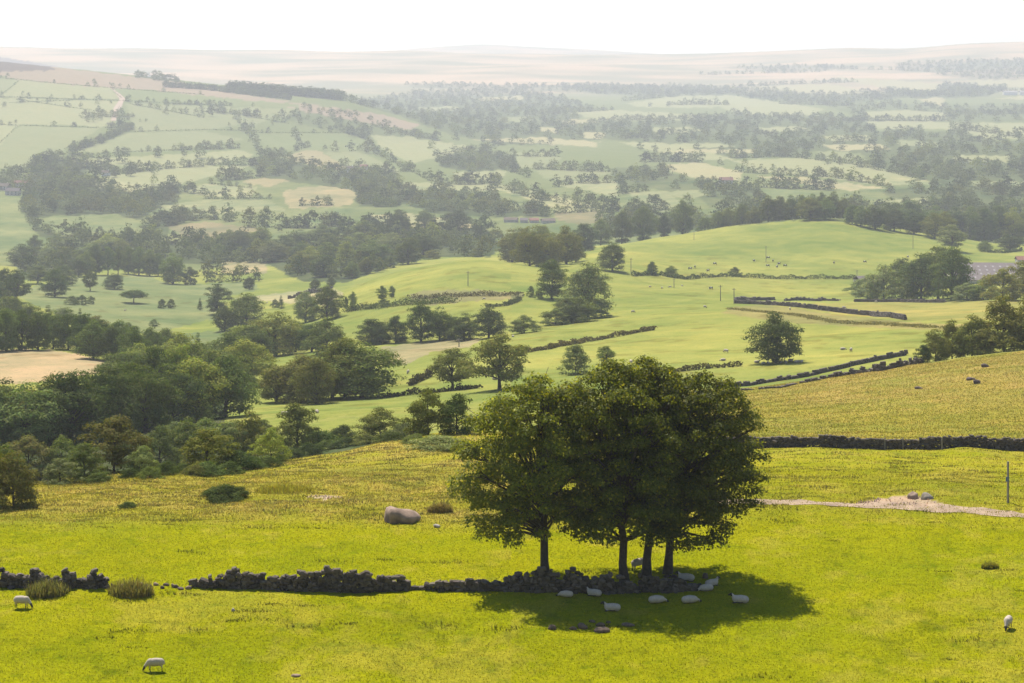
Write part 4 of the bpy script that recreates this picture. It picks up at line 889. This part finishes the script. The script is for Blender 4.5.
def rush(label, px, py, wpx, hpx, seed, c=(.19, .165, .05)):
    p = at(px, py); k = p.y / F; r = np.random.default_rng(seed); n = 1500
    a = r.uniform(0, 6.28, n); q = np.sqrt(r.random(n))
    P = np.stack([np.cos(a) * q * wpx * k * .5, np.sin(a) * q * wpx * k * .32, np.full(n, -.03)], 1)
    Lx = hpx * k * (1.1 - .5 * q ** 2) * r.uniform(.5, 1.15, n)
    V, Q, T, C = blades(P, Lx, .018, .45, r, np.array(c), .25)
    o = obj('rush_clump', np_mesh('rush_clump', V, Q, T, [M_GRASS], False, {'tint': C})); o.location = p
    tag(o, label, 'rushes', 'rush clumps')
rush('small dull clump of rushes in front of the short wall', 48, 594, 44, 15, 1, (.17, .16, .05))
rush('big brown clump of rushes filling the wall gap', 131, 594, 46, 16, 2)
rush('brown clump of rushes left of the leftmost sycamore crown', 440, 513, 26, 12, 3, (.21, .16, .06))
rush('tussock of pale grass in the open pasture right of the shadow', 990, 568, 18, 7, 4, (.24, .225, .03))
rush('long low bank of yellow grass behind the boulder', 285, 492, 60, 9, 5, (.28, .245, .03))

def lawn():
    r = np.random.default_rng(8)
    def zs(x, y):
        px = CX + x * F / y; ly = np.log(y); j = np.interp(px, PXS, np.arange(len(PXS))); i = np.interp(ly, LY, np.arange(len(LY)))
        j0 = np.clip(j.astype(int), 0, len(PXS) - 2); i0 = np.clip(i.astype(int), 0, len(LY) - 2); fj = j - j0; fi = i - i0
        f = lambda A: (A[i0, j0] * (1 - fi) * (1 - fj) + A[i0, j0+1] * (1 - fi) * fj + A[i0+1, j0] * fi * (1 - fj) + A[i0+1, j0+1] * fi * fj)
        return f(GZ), i0, j0
    Vs, Qs, Ts, Cs = [], [], [], []; n0 = 0
    def put(V, Q, T, C):
        nonlocal n0
        Vs.append(V); Qs.append(Q + n0); Ts.append(T + n0); Cs.append(C); n0 += len(V)
    # short pasture
    n = 420000
    y = r.uniform(96, 165, n); x = r.uniform(-.36, .36, n) * y; z, i0, j0 = zs(x, y)
    c = col[i0, j0] * r.choice([.8, 1.0, 1.25], n)[:, None] * np.array((1.0, 1.0, 1.0))
    k = c[:, 0] < 1.27 * c[:, 1]; x, y, z, c, i0, j0 = x[k], y[k], z[k], c[k], i0[k], j0[k]
    put(*blades(np.stack([x, y, z - .01], 1), .085 + .06 * (rough2[i0, j0] > .4), .016, .9, r, c))
    # rough grass and tussocks
    n = 150000
    y = r.uniform(136, 198, n); x = r.uniform(-.36, .36, n) * y; z, i0, j0 = zs(x, y); k = r.random(n) < .15 + .85 * rough2[i0, j0]
    x, y, z, i0, j0 = x[k], y[k], z[k], i0[k], j0[k]
    c = col[i0, j0] * r.choice([.75, 1.0, 1.25], len(x))[:, None] * np.array((1.05, .98, 1.4))
    put(*blades(np.stack([x, y, z - .02], 1), .15, .03, .9, r, c))
    m = 3000
    ty = 98 + 100 * r.random(m) ** .75; tx = r.uniform(-.34, .34, m) * ty; big = r.uniform(.2, .7, m)
    _, ti, tj = zs(tx, ty); keep = (r.random(m) < .05 + .95 * rough2[ti, tj]) | ((np.hypot((tx + 17) / 8, (ty - 114) / 6) < 1) & (r.random(m) < .3)); tx, ty, big = tx[keep], ty[keep], big[keep]
    x = np.repeat(tx, 46) + r.normal(0, 1, len(tx) * 46) * np.repeat(big, 46) * 1.25; y = np.repeat(ty, 46) + r.normal(0, 1, len(ty) * 46) * np.repeat(big, 46) * .35
    z, i0, j0 = zs(x, y); tc = np.repeat(r.choice([.55, .7, .85, 1.0], len(tx)), 46)[:, None]
    put(*blades(np.stack([x, y, z - .02], 1), np.repeat(big, 46) * .34, .028, 1.1, r, col[i0, j0] * tc * np.array((.85, .85, 1.6))))
    # straw hillside
    n = 90000
    y = r.uniform(200, 340, n); x = r.uniform(.09, .29, n) * y; z, i0, j0 = zs(x, y)
    put(*blades(np.stack([x, y, z - .02], 1), .17, .045, .9, r, col[i0, j0] * r.choice([.75, 1.0, 1.25], n)[:, None]))
    o = obj('grass', np_mesh('grass', np.concatenate(Vs), np.concatenate(Qs), np.concatenate(Ts), [M_GRASS], False, {'tint': np.concatenate(Cs)}))
    tag(o, 'short yellow green pasture grass with rough straw tussocks behind', 'grass', kind='stuff')
lawn()

# ------------------------------------------------------------------ low hedges, each by itself
def hedge(label, pts, h, w_, c, seed, group='low hedges between fields', gaps=0.0, cat='hedge'):
    r = np.random.default_rng(seed); W = [at(*p) for p in pts]; PP = []
    for a, b in zip(W[:-1], W[1:]):
        L = (b - a).length; n = int(L * 34)
        t = r.random(n); m = t * L
        if gaps: 
            k = np.sin(m * .55 + seed) + np.sin(m * .21) > gaps * 2 - 1.6; t = t[k]; n = len(t)
        x = a.x + (b.x - a.x) * t + r.normal(0, w_ * .4, n); y = a.y + (b.y - a.y) * t + r.normal(0, w_ * .4, n)
        hh = h * (.8 + .25 * np.sin(t * L * .4 + seed) + .15 * np.sin(t * L * 1.1)); z = np.array([zxy(q, s) for q, s in zip(x, y)]) + r.random(n) ** .8 * hh
        PP.append(np.stack([x, y, z], 1))
    P = np.concatenate(PP); V, Q = leaf_quads(P - np.array(W[0]), r.normal(0, 1, P.shape) + np.array((0, -.1, .7)), .22 + .04 * h, r, .75)
    tint = np.repeat(np.array(c)[None] * r.uniform(.7, 1.3, len(P))[:, None], 4, axis=0)
    o = obj('hedge', np_mesh('hedge', V, Q, None, [M_FAR], False, {'tint': tint})); o.location = W[0]; tag(o, label, cat, group)
hedge('long thin hedge with gaps crossing below the grazing cows', [(632,276),(700,278),(760,278.5),(820,279),(880,279)], 2.3, 1.0, DARK, 1)
hedge('straggling brown hedge sloping up behind the tallest sycamore top', [(524,353),(550,349),(585,342),(620,336),(655,330)], 1.3, .9, (.14,.115,.045), 2, gaps=.12)
hedge('dark strip of rushes crossing the pasture left of the lone tree', [(660,373),(700,369),(740,366)], 1.3, 1.0, (.13,.11,.04), 3)
hedge('low dark hedge behind the two open branched trees', [(380,398),(420,394),(460,390),(480,388)], 1.2, 1.0, (.06,.06,.02), 4)
hedge('short dark hedge stub climbing left of the open branched trees', [(410,386),(420,381),(432,376)], 1.6, .9, (.07,.06,.025), 5)
hedge('curved hedge bounding the small pasture with two far trees', [(980,252),(1005,253),(1022,251)], 2.2, 1.2, DARK, 6)
hedge('scrubby bank of bracken on the side of the mound', [(408,300),(440,298),(480,296),(522,296)], 2.0, 4.0, (.10,.085,.04), 7, cat='bracken')
hedge('low bramble strip in the pasture below the mound', [(484,308),(505,306),(520,300)], 1.5, 1.5, (.07,.08,.03), 8, cat='brambles')
hedge('scrubby green bank at the foot of the mound', [(345,312),(380,308),(420,304),(455,303)], 2.4, 3.0, (.09,.11,.03), 9, cat='scrub')
hedge('band of brown rushes under the long wall beyond the lone tree', [(730,309),(760,312),(800,316),(860,324),(900,326),(955,329)], .7, 3.0, (.23,.195,.065), 10, gaps=.3, cat='rushes')

# ------------------------------------------------------------------ animals
def blend(name, parts, mats, assign, voxel=.03):
    """one continuous body from overlapping ellipsoids and limbs"""
    bm = bmesh.new()
    for typ, *a in parts:
        if typ == 'e':
            c, s, rot = a
            M = Matrix.Translation(c) @ Matrix.Rotation(rot, 4, 'Y') @ Matrix.Diagonal((*s, 1))
            bmesh.ops.create_icosphere(bm, subdivisions=3, radius=1, matrix=M)
        else:
            p, q, r0, r1 = Vector(a[0]), Vector(a[1]), a[2], a[3]; d = q - p
            M = Matrix.Translation((p + q) / 2) @ d.to_track_quat('Z', 'Y').to_matrix().to_4x4()
            bmesh.ops.create_cone(bm, cap_ends=True, segments=10, radius1=r0, radius2=r1, depth=d.length, matrix=M)
    me = bpy.data.meshes.new(name); bm.to_mesh(me); bm.free()
    o = bpy.data.objects.new(name, me); COL.objects.link(o)
    md = o.modifiers.new('r', 'REMESH'); md.mode = 'VOXEL'; md.voxel_size = voxel
    sm = o.modifiers.new('s', 'SMOOTH'); sm.iterations = 3; sm.factor = .5
    dg = bpy.context.evaluated_depsgraph_get(); ev = o.evaluated_get(dg)
    out = bpy.data.meshes.new_from_object(ev); bpy.data.objects.remove(o); bpy.data.meshes.remove(me)
    out.name = name
    for m in mats: out.materials.append(m)
    for p in out.polygons:
        p.use_smooth = True; p.material_index = assign(p.center)
    return out
def legs4(z, x0, x1, y, r, hock=.06):
    L = []
    for s in (-1, 1):
        L += [('c', (x0, s * y, z), (x0 + .015, s * y, z * .5), r * 1.5, r * .9), ('c', (x0 + .015, s * y, z * .5), (x0, s * y, 0), r * .9, r * .95)]
        L += [('c', (x1, s * y, z), (x1 - hock, s * y, z * .42), r * 2.0, r * .9), ('c', (x1 - hock, s * y, z * .42), (x1 - hock + .02, s * y, 0), r * .9, r * .9)]
    return L
# nose towards +X
SHEEP_G = blend('sheep', [('e', (-.02, 0, .52), (.50, .225, .25), .03), ('e', (.28, 0, .53), (.22, .2, .23), 0), ('e', (-.33, 0, .50), (.22, .22, .24), 0),
    ('c', (.38, 0, .54), (.62, 0, .26), .14, .085), ('e', (.66, 0, .17), (.085, .07, .07), .9), ('c', (.63, 0, .23), (.72, 0, .05), .08, .048),
    ('e', (.62, .095, .26), (.025, .07, .03), 0), ('e', (.62, -.095, .26), (.025, .07, .03), 0), ('c', (-.52, 0, .56), (-.56, 0, .36), .05, .03)] + legs4(.40, .29, -.36, .115, .036),
    [M_WOOL, M_FACE], lambda c: 1 if (c.x > .585 and c.z < .33) or c.z < .20 else 0)
SHEEP_L = blend('sheep_lying', [('e', (-.02, 0, .24), (.52, .27, .25), 0), ('e', (-.3, 0, .22), (.26, .28, .23), 0), ('e', (.25, 0, .26), (.25, .23, .22), 0),
    ('c', (.34, 0, .32), (.52, 0, .52), .14, .09), ('e', (.58, 0, .54), (.11, .075, .08), .35), ('c', (.58, 0, .545), (.74, 0, .47), .075, .045),
    ('e', (.52, .11, .58), (.03, .075, .03), 0), ('e', (.52, -.11, .58), (.03, .075, .03), 0), ('c', (.26, .18, .07), (.5, .16, .04), .05, .035), ('c', (.26, -.18, .07), (.42, -.2, .04), .05, .035), ('c', (-.3, -.24, .06), (-.05, -.3, .04), .06, .04)],
    [M_WOOL, M_FACE], lambda c: 1 if (c.x > .50 and c.z > .40) or (c.z < .09 and abs(c.y) > .13 and c.x > -.2) else 0)
SHEEP_D = blend('sheep_resting', [('e', (-.02, 0, .24), (.54, .27, .25), 0), ('e', (-.3, 0, .22), (.26, .28, .23), 0), ('e', (.25, 0, .24), (.27, .23, .21), 0),
    ('c', (.34, 0, .26), (.58, 0, .16), .13, .09), ('e', (.62, 0, .14), (.11, .075, .08), .3), ('c', (.62, 0, .14), (.78, 0, .07), .07, .045), ('e', (.57, .11, .19), (.03, .075, .03), 0), ('e', (.57, -.11, .19), (.03, .075, .03), 0)],
    [M_WOOL, M_FACE], lambda c: 1 if c.x > .64 else 0)
COW = blend('cow', [('e', (0, 0, 1.0), (.82, .34, .38), 0), ('e', (.5, 0, 1.02), (.36, .3, .4), 0), ('e', (-.55, 0, 1.04), (.34, .32, .36), 0), ('c', (.65, 0, 1.1), (1.1, 0, .75), .26, .16),
    ('c', (1.05, 0, .8), (1.3, 0, .38), .16, .1), ('c', (-.85, 0, 1.2), (-.92, 0, .5), .05, .03)] + legs4(.85, .52, -.62, .2, .075, .1), [M_COWB, M_COWW], lambda c: 1 if math.sin(c.x * 5 + 1) + math.sin(c.z * 6 + c.x * 3) > 1.0 else 0, .07)
COWSHAPE = {'b': COW}
def animal(name, me, label, px, py, deg, cat, group, scale=1.0, Y=None):
    o = obj(name, me); p = at(px, py, Y); o.location = p + Vector((0, 0, .01)); o.rotation_euler = (0, 0, math.radians(deg)); o.scale = (scale,) * 3
    tag(o, label, cat, group); return o
GN = 'sheep near the tumbledown wall'
animal('sheep', SHEEP_G, 'white sheep grazing with head down below the short wall', 22, 608, -12, 'sheep', GN, .92)
animal('sheep', SHEEP_G, 'dark faced sheep grazing alone at the bottom of the pasture', 155, 671, 190, 'sheep', GN, .9)
animal('sheep', SHEEP_G, 'black faced sheep grazing towards us by itself far from the trees', 1008, 629, 245, 'sheep', GN, .95)
for (x, y, dg, me, l, s) in [(566,597,175,SHEEP_D,'small sheep lying tight under the wall, leftmost in the shade',.78),(594,596,165,SHEEP_L,'plump sheep curled against the wall foot',.85),(612,611,182,SHEEP_L,'long white sheep lying lowest in the shade, dark head left',.92),
    (657,603,4,SHEEP_D,'sheep lying stretched out with its rump to the left',.92),(690,603,8,SHEEP_D,'sheep lying head down between two others in the shade',.92),(686,581,172,SHEEP_L,'sheep lying highest on the slope behind the fallen stones',.95),
    (706,591,200,SHEEP_D,'round sheep curled beside the fallen stones',.85),(712,586,30,SHEEP_L,'sheep with raised head looking right beside the curled one',.85),(740,603,176,SHEEP_L,'sheep lying apart near the right edge of the tree shadow',.95),(638,570,40,SHEEP_G,'sheep half hidden behind the leaning trunk',.95)]:
    animal('sheep', me, l, x, y, dg, 'sheep', GN, s)
far_sheep = [(843,350,'left of a pair below the lone tree branches'),(851,352,'right of a pair on the bright pasture right of the lone tree'),(726,353,'alone above the rush strip left of the lone tree'),(723,361,'just above the rush strip left of the lone tree'),(790,310,'beside the long wall beyond the lone tree'),(844,309,'in the straw field behind the long wall'),(650,287,'leftmost below the thin hedge'),(662,289,'second from the left below the thin hedge'),(670,288,'third from the left below the thin hedge'),(682,286,'rightmost below the thin hedge'),(705,308,'beside the brown rushes left of the pole corner'),(633,313,'in the pasture above the brown hedge'),(513,337,'beside the small bush under the mound'),(553,325,'next to the clump in the hollow'),(484,300,'on the bracken edge below the mound'),(317,413,'in the bright green strip behind the thorns'),(285,417,'at the top of the thorn bush in the green strip'),(125,311,'in the valley meadow under the flat topped tree'),(267,303,'on the pale slope beside the mound'),(183,337,'in the strip below the valley meadow'),(408,374,'on the slope left of the open branched trees'),(495,380,'beneath the larger open branched tree'),(876,303,'in front of the wall beside the barns'),(631,364,'above the sycamore tops on the pasture')]
for i, (x, y, l) in enumerate(far_sheep):
    animal('sheep', SHEEP_G if i % 3 else SHEEP_D, 'tiny white sheep ' + l, x, y, (i * 67) % 360, 'sheep', 'distant sheep on the hillsides', 1.25 if i % 3 else 1.2)
for i in range(9):
    x = 757 + i * 5.6 + (i % 2); y = 364.5 - (1.5 if i % 3 == 0 else 0) - i * .25
    animal('sheep', SHEEP_D if i % 3 else SHEEP_L, f'greyish sheep lying in the lone tree shade, {ordinal(i, 9)} of the row', x, y, (i * 53) % 360, 'sheep', 'sheep sheltering under the lone tree', 1.15)
cows = [(690,270,'leftmost of the herd, head down'),(695,268,'close beside the leftmost one'),(715,265,'alone on the left half of the hill'),(708,272,'lowest and close to the hedge'),(754,262,'left of the pole by itself'),(768,259,'beside the pole, highest in the cluster'),(773,262,'just right of the pole base'),(768,267,'paler one below the pole'),(779,265,'at the right of the cluster'),(777,268,'lowest of the cluster'),(785,267,'rightmost of the cluster'),(834,264,'alone midway to the tree clump'),(865,263,'nearest to the clump beside the barns'),(711,290,'alone in the field below the thin hedge'),(908,258,'above the big clump of trees')]
for i, (x, y, l) in enumerate(cows):
    animal('cow', COW, 'dark cow grazing on the green hill, ' + l, x, y, (i * 71 + 10) % 360, 'cow', 'cows grazing on the green hill', 1.1)

# ------------------------------------------------------------------ poles, post, buildings
def pole(label, px, py, hpx, Y=None):
    p = at(px, py, Y); h = hpx * p.y / F; e = empty('power_pole', p); tag(e, label, 'pole', 'wooden poles across the fields')
    mb = MB(); mb.add(*tube([(0, 0, -.3), (0, 0, h * .5), (0, 0, h)], [.17, .15, .12], 8)); obj('post', mb.mesh('pole_post', M_WOOD, True), e)
    mb = MB(); mb.box((0, 0, h - .5), (1.6, .14, .14)); obj('crossarm', mb.mesh('crossarm', M_WOOD), e)
for a in [('pole standing on the rounded mound',468,286,15),('pole beside the round tree at the hill foot',631,273,15),('pole below the thin hedge near its middle',674,288,10),('pole among the grazing cows',766,262,16),('pole near the crest of the green hill',694,240,9),('pole just left of the wall corner',720.5,301,16),('pole at the corner where two walls meet',734,304,16),('pole on the slope under the hilltop belt',913,249,15),('pole on the brown slope above the open branched trees',459,347,9),('pole beside the grey barn roof',857,277,7)]:
    pole(*a)
p = at(1008, 503); e = empty('marker_post', p); tag(e, 'weathered wooden marker post with a small dark plate by the path', 'post'); k = p.y / F
mb = MB(); mb.box((0, 0, 1.48), (.13, .13, 3.1)); obj('post', mb.mesh('marker_post', M_WOOD), e)
mb = MB(); mb.box((-.06, -.085, 1.75), (.24, .03, .34)); obj('plate', mb.mesh('marker_plate', M_SIGN), e)
for i, x in enumerate((884, 902, 941, 1013)):
    p = at(x, 449.5); mb = MB(); mb.box((0, 0, .6), (.09, .09, 1.25)); o = obj('fence_post', mb.mesh('fence_post', M_WOOD)); o.location = p - Vector((0, .45, 0))
    tag(o, f'thin pale fence post against the straight wall, {ordinal(i, 4)} of four', 'fence post', 'fence posts along the straight wall')

def gable(mbW, mbR, w_, d, h, rh, over=.4):
    """walls and a pitched roof, ridge along x"""
    x, y = w_ / 2, d / 2
    V = [(-x,-y,-1.5),(x,-y,-1.5),(x,y,-1.5),(-x,y,-1.5),(-x,-y,h),(x,-y,h),(x,y,h),(-x,y,h),(-x,0,h+rh),(x,0,h+rh)]
    mbW.add(V, [(0,1,5,4),(2,3,7,6),(1,2,6,5),(3,0,4,7),(4,8,8,7),(5,6,6,9)])
    xo, yo, t = x + over, y + over, .18; ze = h - rh * over / y
    for s in (-1, 1):
        A = [(-xo, s*yo, ze+.05),(xo, s*yo, ze+.05),(xo, 0, h+rh+.05),(-xo, 0, h+rh+.05)]; B = [(a, b, c + t) for a, b, c in A]
        mbR.add(A + B, [(0,1,2,3),(7,6,5,4),(0,4,5,1),(1,5,6,2),(2,6,7,3),(3,7,4,0)])
def house(name, label, px, py, w_, d, h, rh, rz, roof=M_SLATE, cat='house', group='far farm buildings', chim=True, walls=M_HWALL):
    p = at(px, py); e = empty(name, p, math.radians(rz)); tag(e, label, cat, group)
    a, b = MB(), MB(); gable(a, b, w_, d, h, rh)
    obj('wall', np_mesh('wall', np.concatenate(a.V), None, np.array([(q[0], q[1], q[2]) for q in np.concatenate(a.Q)] + [(q[0], q[2], q[3]) for q in np.concatenate(a.Q) if q[2] != q[3] and q[0] != q[2] and q[1] != q[2]] ), [walls]), e)
    r = obj('roof', b.mesh('roof', roof), e)
    if chim:
        c = MB(); c.box((w_ * .32, 0, h + rh + .4), (.8, .6, 1.6)); obj('chimney', c.mesh('chimney', walls), r)
        for q in (-.28, 0, .28):
            for zz in (h * .28, h * .72):
                g = MB(); g.box((w_ * q, -d / 2 - .02, zz), (1.1, .08, 1.2)); obj('window', g.mesh('window', M_GLASS), e)
    return e
house('farmhouse', 'stone farmhouse with a pinkish roof among trees on the pale slopes', 726, 184, 16, 9, 5, 3.2, 6, M_TILE)
house('farmhouse', 'small white cottage at the edge of the valley wood', 106, 176, 10, 7, 4.5, 2.6, -10, M_SLATE, walls=M_COWW)
house('farmhouse', 'pale house left of its neighbour beside the straw mound', 350, 172, 10, 7, 5, 2.6, 20, M_SLATE, walls=M_COWW)
house('farmhouse', 'house with a tiled roof right of the pale one by the straw mound', 364, 170, 10, 7, 5, 2.6, -12, M_TILE)
for i, (x, y, w_, rf, l) in enumerate([(3,190,18,M_SLATE,'slate roofed house cut off at the frame edge'),(13,195,16,M_ROOF,'pale roofed shed lowest in the hamlet'),(21,187,16,M_TILE,'tile roofed house at the middle of the hamlet'),(30,181,13,M_SLATE,'slate roofed house highest in the hamlet')]):
    house('farmhouse', l, x, y, w_, 8, 5, 3, i * 17 - 20, rf, group='hamlet beside the bright green field')
for i, (x, y, w_, rf, l) in enumerate([(511,222,16,M_SLATE,'long low dark shed of the valley farm'),(524,222.5,9,M_ROOF,'small grey shed between two larger of the valley farm'),(534,222.5,11,M_TILE,'tile roofed house of the valley farm'),(548,223,16,M_SLATE,'broad slate roofed barn of the valley farm')]):
    house('barn', l, x, y, w_ * .8, 8, 2.4, 2.0, i * 8 - 10, rf, 'barn', 'sheds of the valley farm', chim=False)
for i, (x, y, l) in enumerate([(1010,95,'pale farm shed on the far hazy slope, left of two'),(1026,95,'pale farm shed on the far hazy slope, cut by the frame')]):
    house('barn', l, x, y, 42, 18, 9, 4, 0, M_SKYL, 'barn', 'sheds on the far slope', chim=False, walls=M_COWW)
house('barn', 'small grey roofed barn peeping out left of the big clump', 868, 286, 12, 9, 3.2, 1.9, 14, M_ROOF, 'barn', 'barns of the near farm', chim=False)
e = house('barn', 'red roofed building at the frame edge behind the long barn', 1023, 263, 8, 7, 2.2, 1.8, 0, M_TILE, 'barn', 'barns of the near farm', chim=False)
# long barn with rows of rooflights
p = at(984, 281); e = empty('barn', p, math.radians(-4)); tag(e, 'long low barn with a wide grey roof dotted by pale rooflights', 'barn', 'barns of the near farm')
wB, dB, hB, rB = 34, 44, 3.0, 6.5
a, b = MB(), MB(); gable(a, b, wB, dB, hB, rB)
obj('wall', np_mesh('wall', np.concatenate(a.V), None, np.array([(q[0], q[1], q[2]) for q in np.concatenate(a.Q)] + [(q[0], q[2], q[3]) for q in np.concatenate(a.Q)[:4]]), [M_HWALL]), e)
rf = obj('roof', b.mesh('roof', M_ROOF), e)
sl = math.atan2(rB, dB / 2)
for row in range(4):
    for c in range(9):
        yy = -dB / 2 + 3.2 + row * 4.6; z = hB + rB * (1 - abs(yy) / (dB / 2)) + .27
        x = -wB / 2 + 2 + c * (wB - 4) / 8; u, v = .5, .9
        q = MB(); q.add([(x-u, yy-v, z-v*math.tan(sl)),(x+u, yy-v, z-v*math.tan(sl)),(x+u, yy+v, z+v*math.tan(sl)),(x-u, yy+v, z+v*math.tan(sl))], [(0,1,2,3)])
        obj('rooflight', q.mesh('rooflight', M_SKYL), rf)

# ------------------------------------------------------------------ haze, sky, sun, camera
EL, AZ = math.radians(56), math.atan2(-1.6, 4.0)        # sun behind the trees, a little to the left
zb, zt = ZMIN - 1.0, 80.0
m, nt, out = new_mat('haze_air')
pv = N(nt, 'ShaderNodeVolumePrincipled'); pv.inputs['Density'].default_value = 1.16e-4; pv.inputs['Color'].default_value = (.93, .95, .97, 1); pv.inputs['Anisotropy'].default_value = 0.25
nt.links.new(pv.outputs[0], out.inputs['Volume'])
hb = MB(); hb.box((0, 7700, (zb + zt) / 2), (21000, 15900, zt - zb)); o = obj('haze', hb.mesh('haze', m)); tag(o, 'pale summer haze filling the valley', 'haze', kind='stuff')

wd = bpy.data.worlds.new('World'); S.world = wd; wd.use_nodes = True; nt = wd.node_tree
sky = nt.nodes.new('ShaderNodeTexSky'); sky.sky_type = 'NISHITA'; sky.sun_disc = False; sky.sun_elevation = EL; sky.sun_rotation = AZ
sky.air_density = 1.0; sky.dust_density = 0.3; sky.ozone_density = 2.5
bg = nt.nodes['Background']; bg.inputs['Strength'].default_value = 0.1; nt.links.new(sky.outputs[0], bg.inputs['Color'])
L = bpy.data.lights.new('sun', 'SUN'); L.energy = 5.0; L.angle = math.radians(.5); L.color = (1, .93, .82)
so = bpy.data.objects.new('sun', L); COL.objects.link(so)
sd = Vector((math.cos(EL) * math.sin(AZ), math.cos(EL) * math.cos(AZ), math.sin(EL)))
so.rotation_euler = (-sd).to_track_quat('-Z', 'Y').to_euler(); so.location = (-60, 150, 120)

cam = bpy.data.cameras.new('camera'); co = bpy.data.objects.new('camera', cam); COL.objects.link(co); S.camera = co
co.rotation_euler = (math.radians(90), 0, 0); cam.sensor_width = 36; cam.lens = F / 1024 * 36
cam.shift_y = -(341.5 - HY) / 1024; cam.clip_start = .5; cam.clip_end = 60000
S.view_settings.view_transform = 'Standard'; S.view_settings.look = 'None'; S.view_settings.exposure = 0.76; S.view_settings.gamma = 1
S.view_settings.use_curve_mapping = False
S.render.engine = 'CYCLES'
c = S.cycles; c.max_bounces = 5; c.diffuse_bounces = 2; c.glossy_bounces = 1; c.transmission_bounces = 3; c.transparent_max_bounces = 4; c.volume_bounces = 0
c.use_denoising = True; c.denoiser = 'OPENIMAGEDENOISE'; c.denoising_input_passes = 'RGB_ALBEDO_NORMAL'; c.denoising_prefilter = 'ACCURATE'; c.use_adaptive_sampling = False; c.sample_clamp_indirect = 4; c.caustics_reflective = False; c.caustics_refractive = False
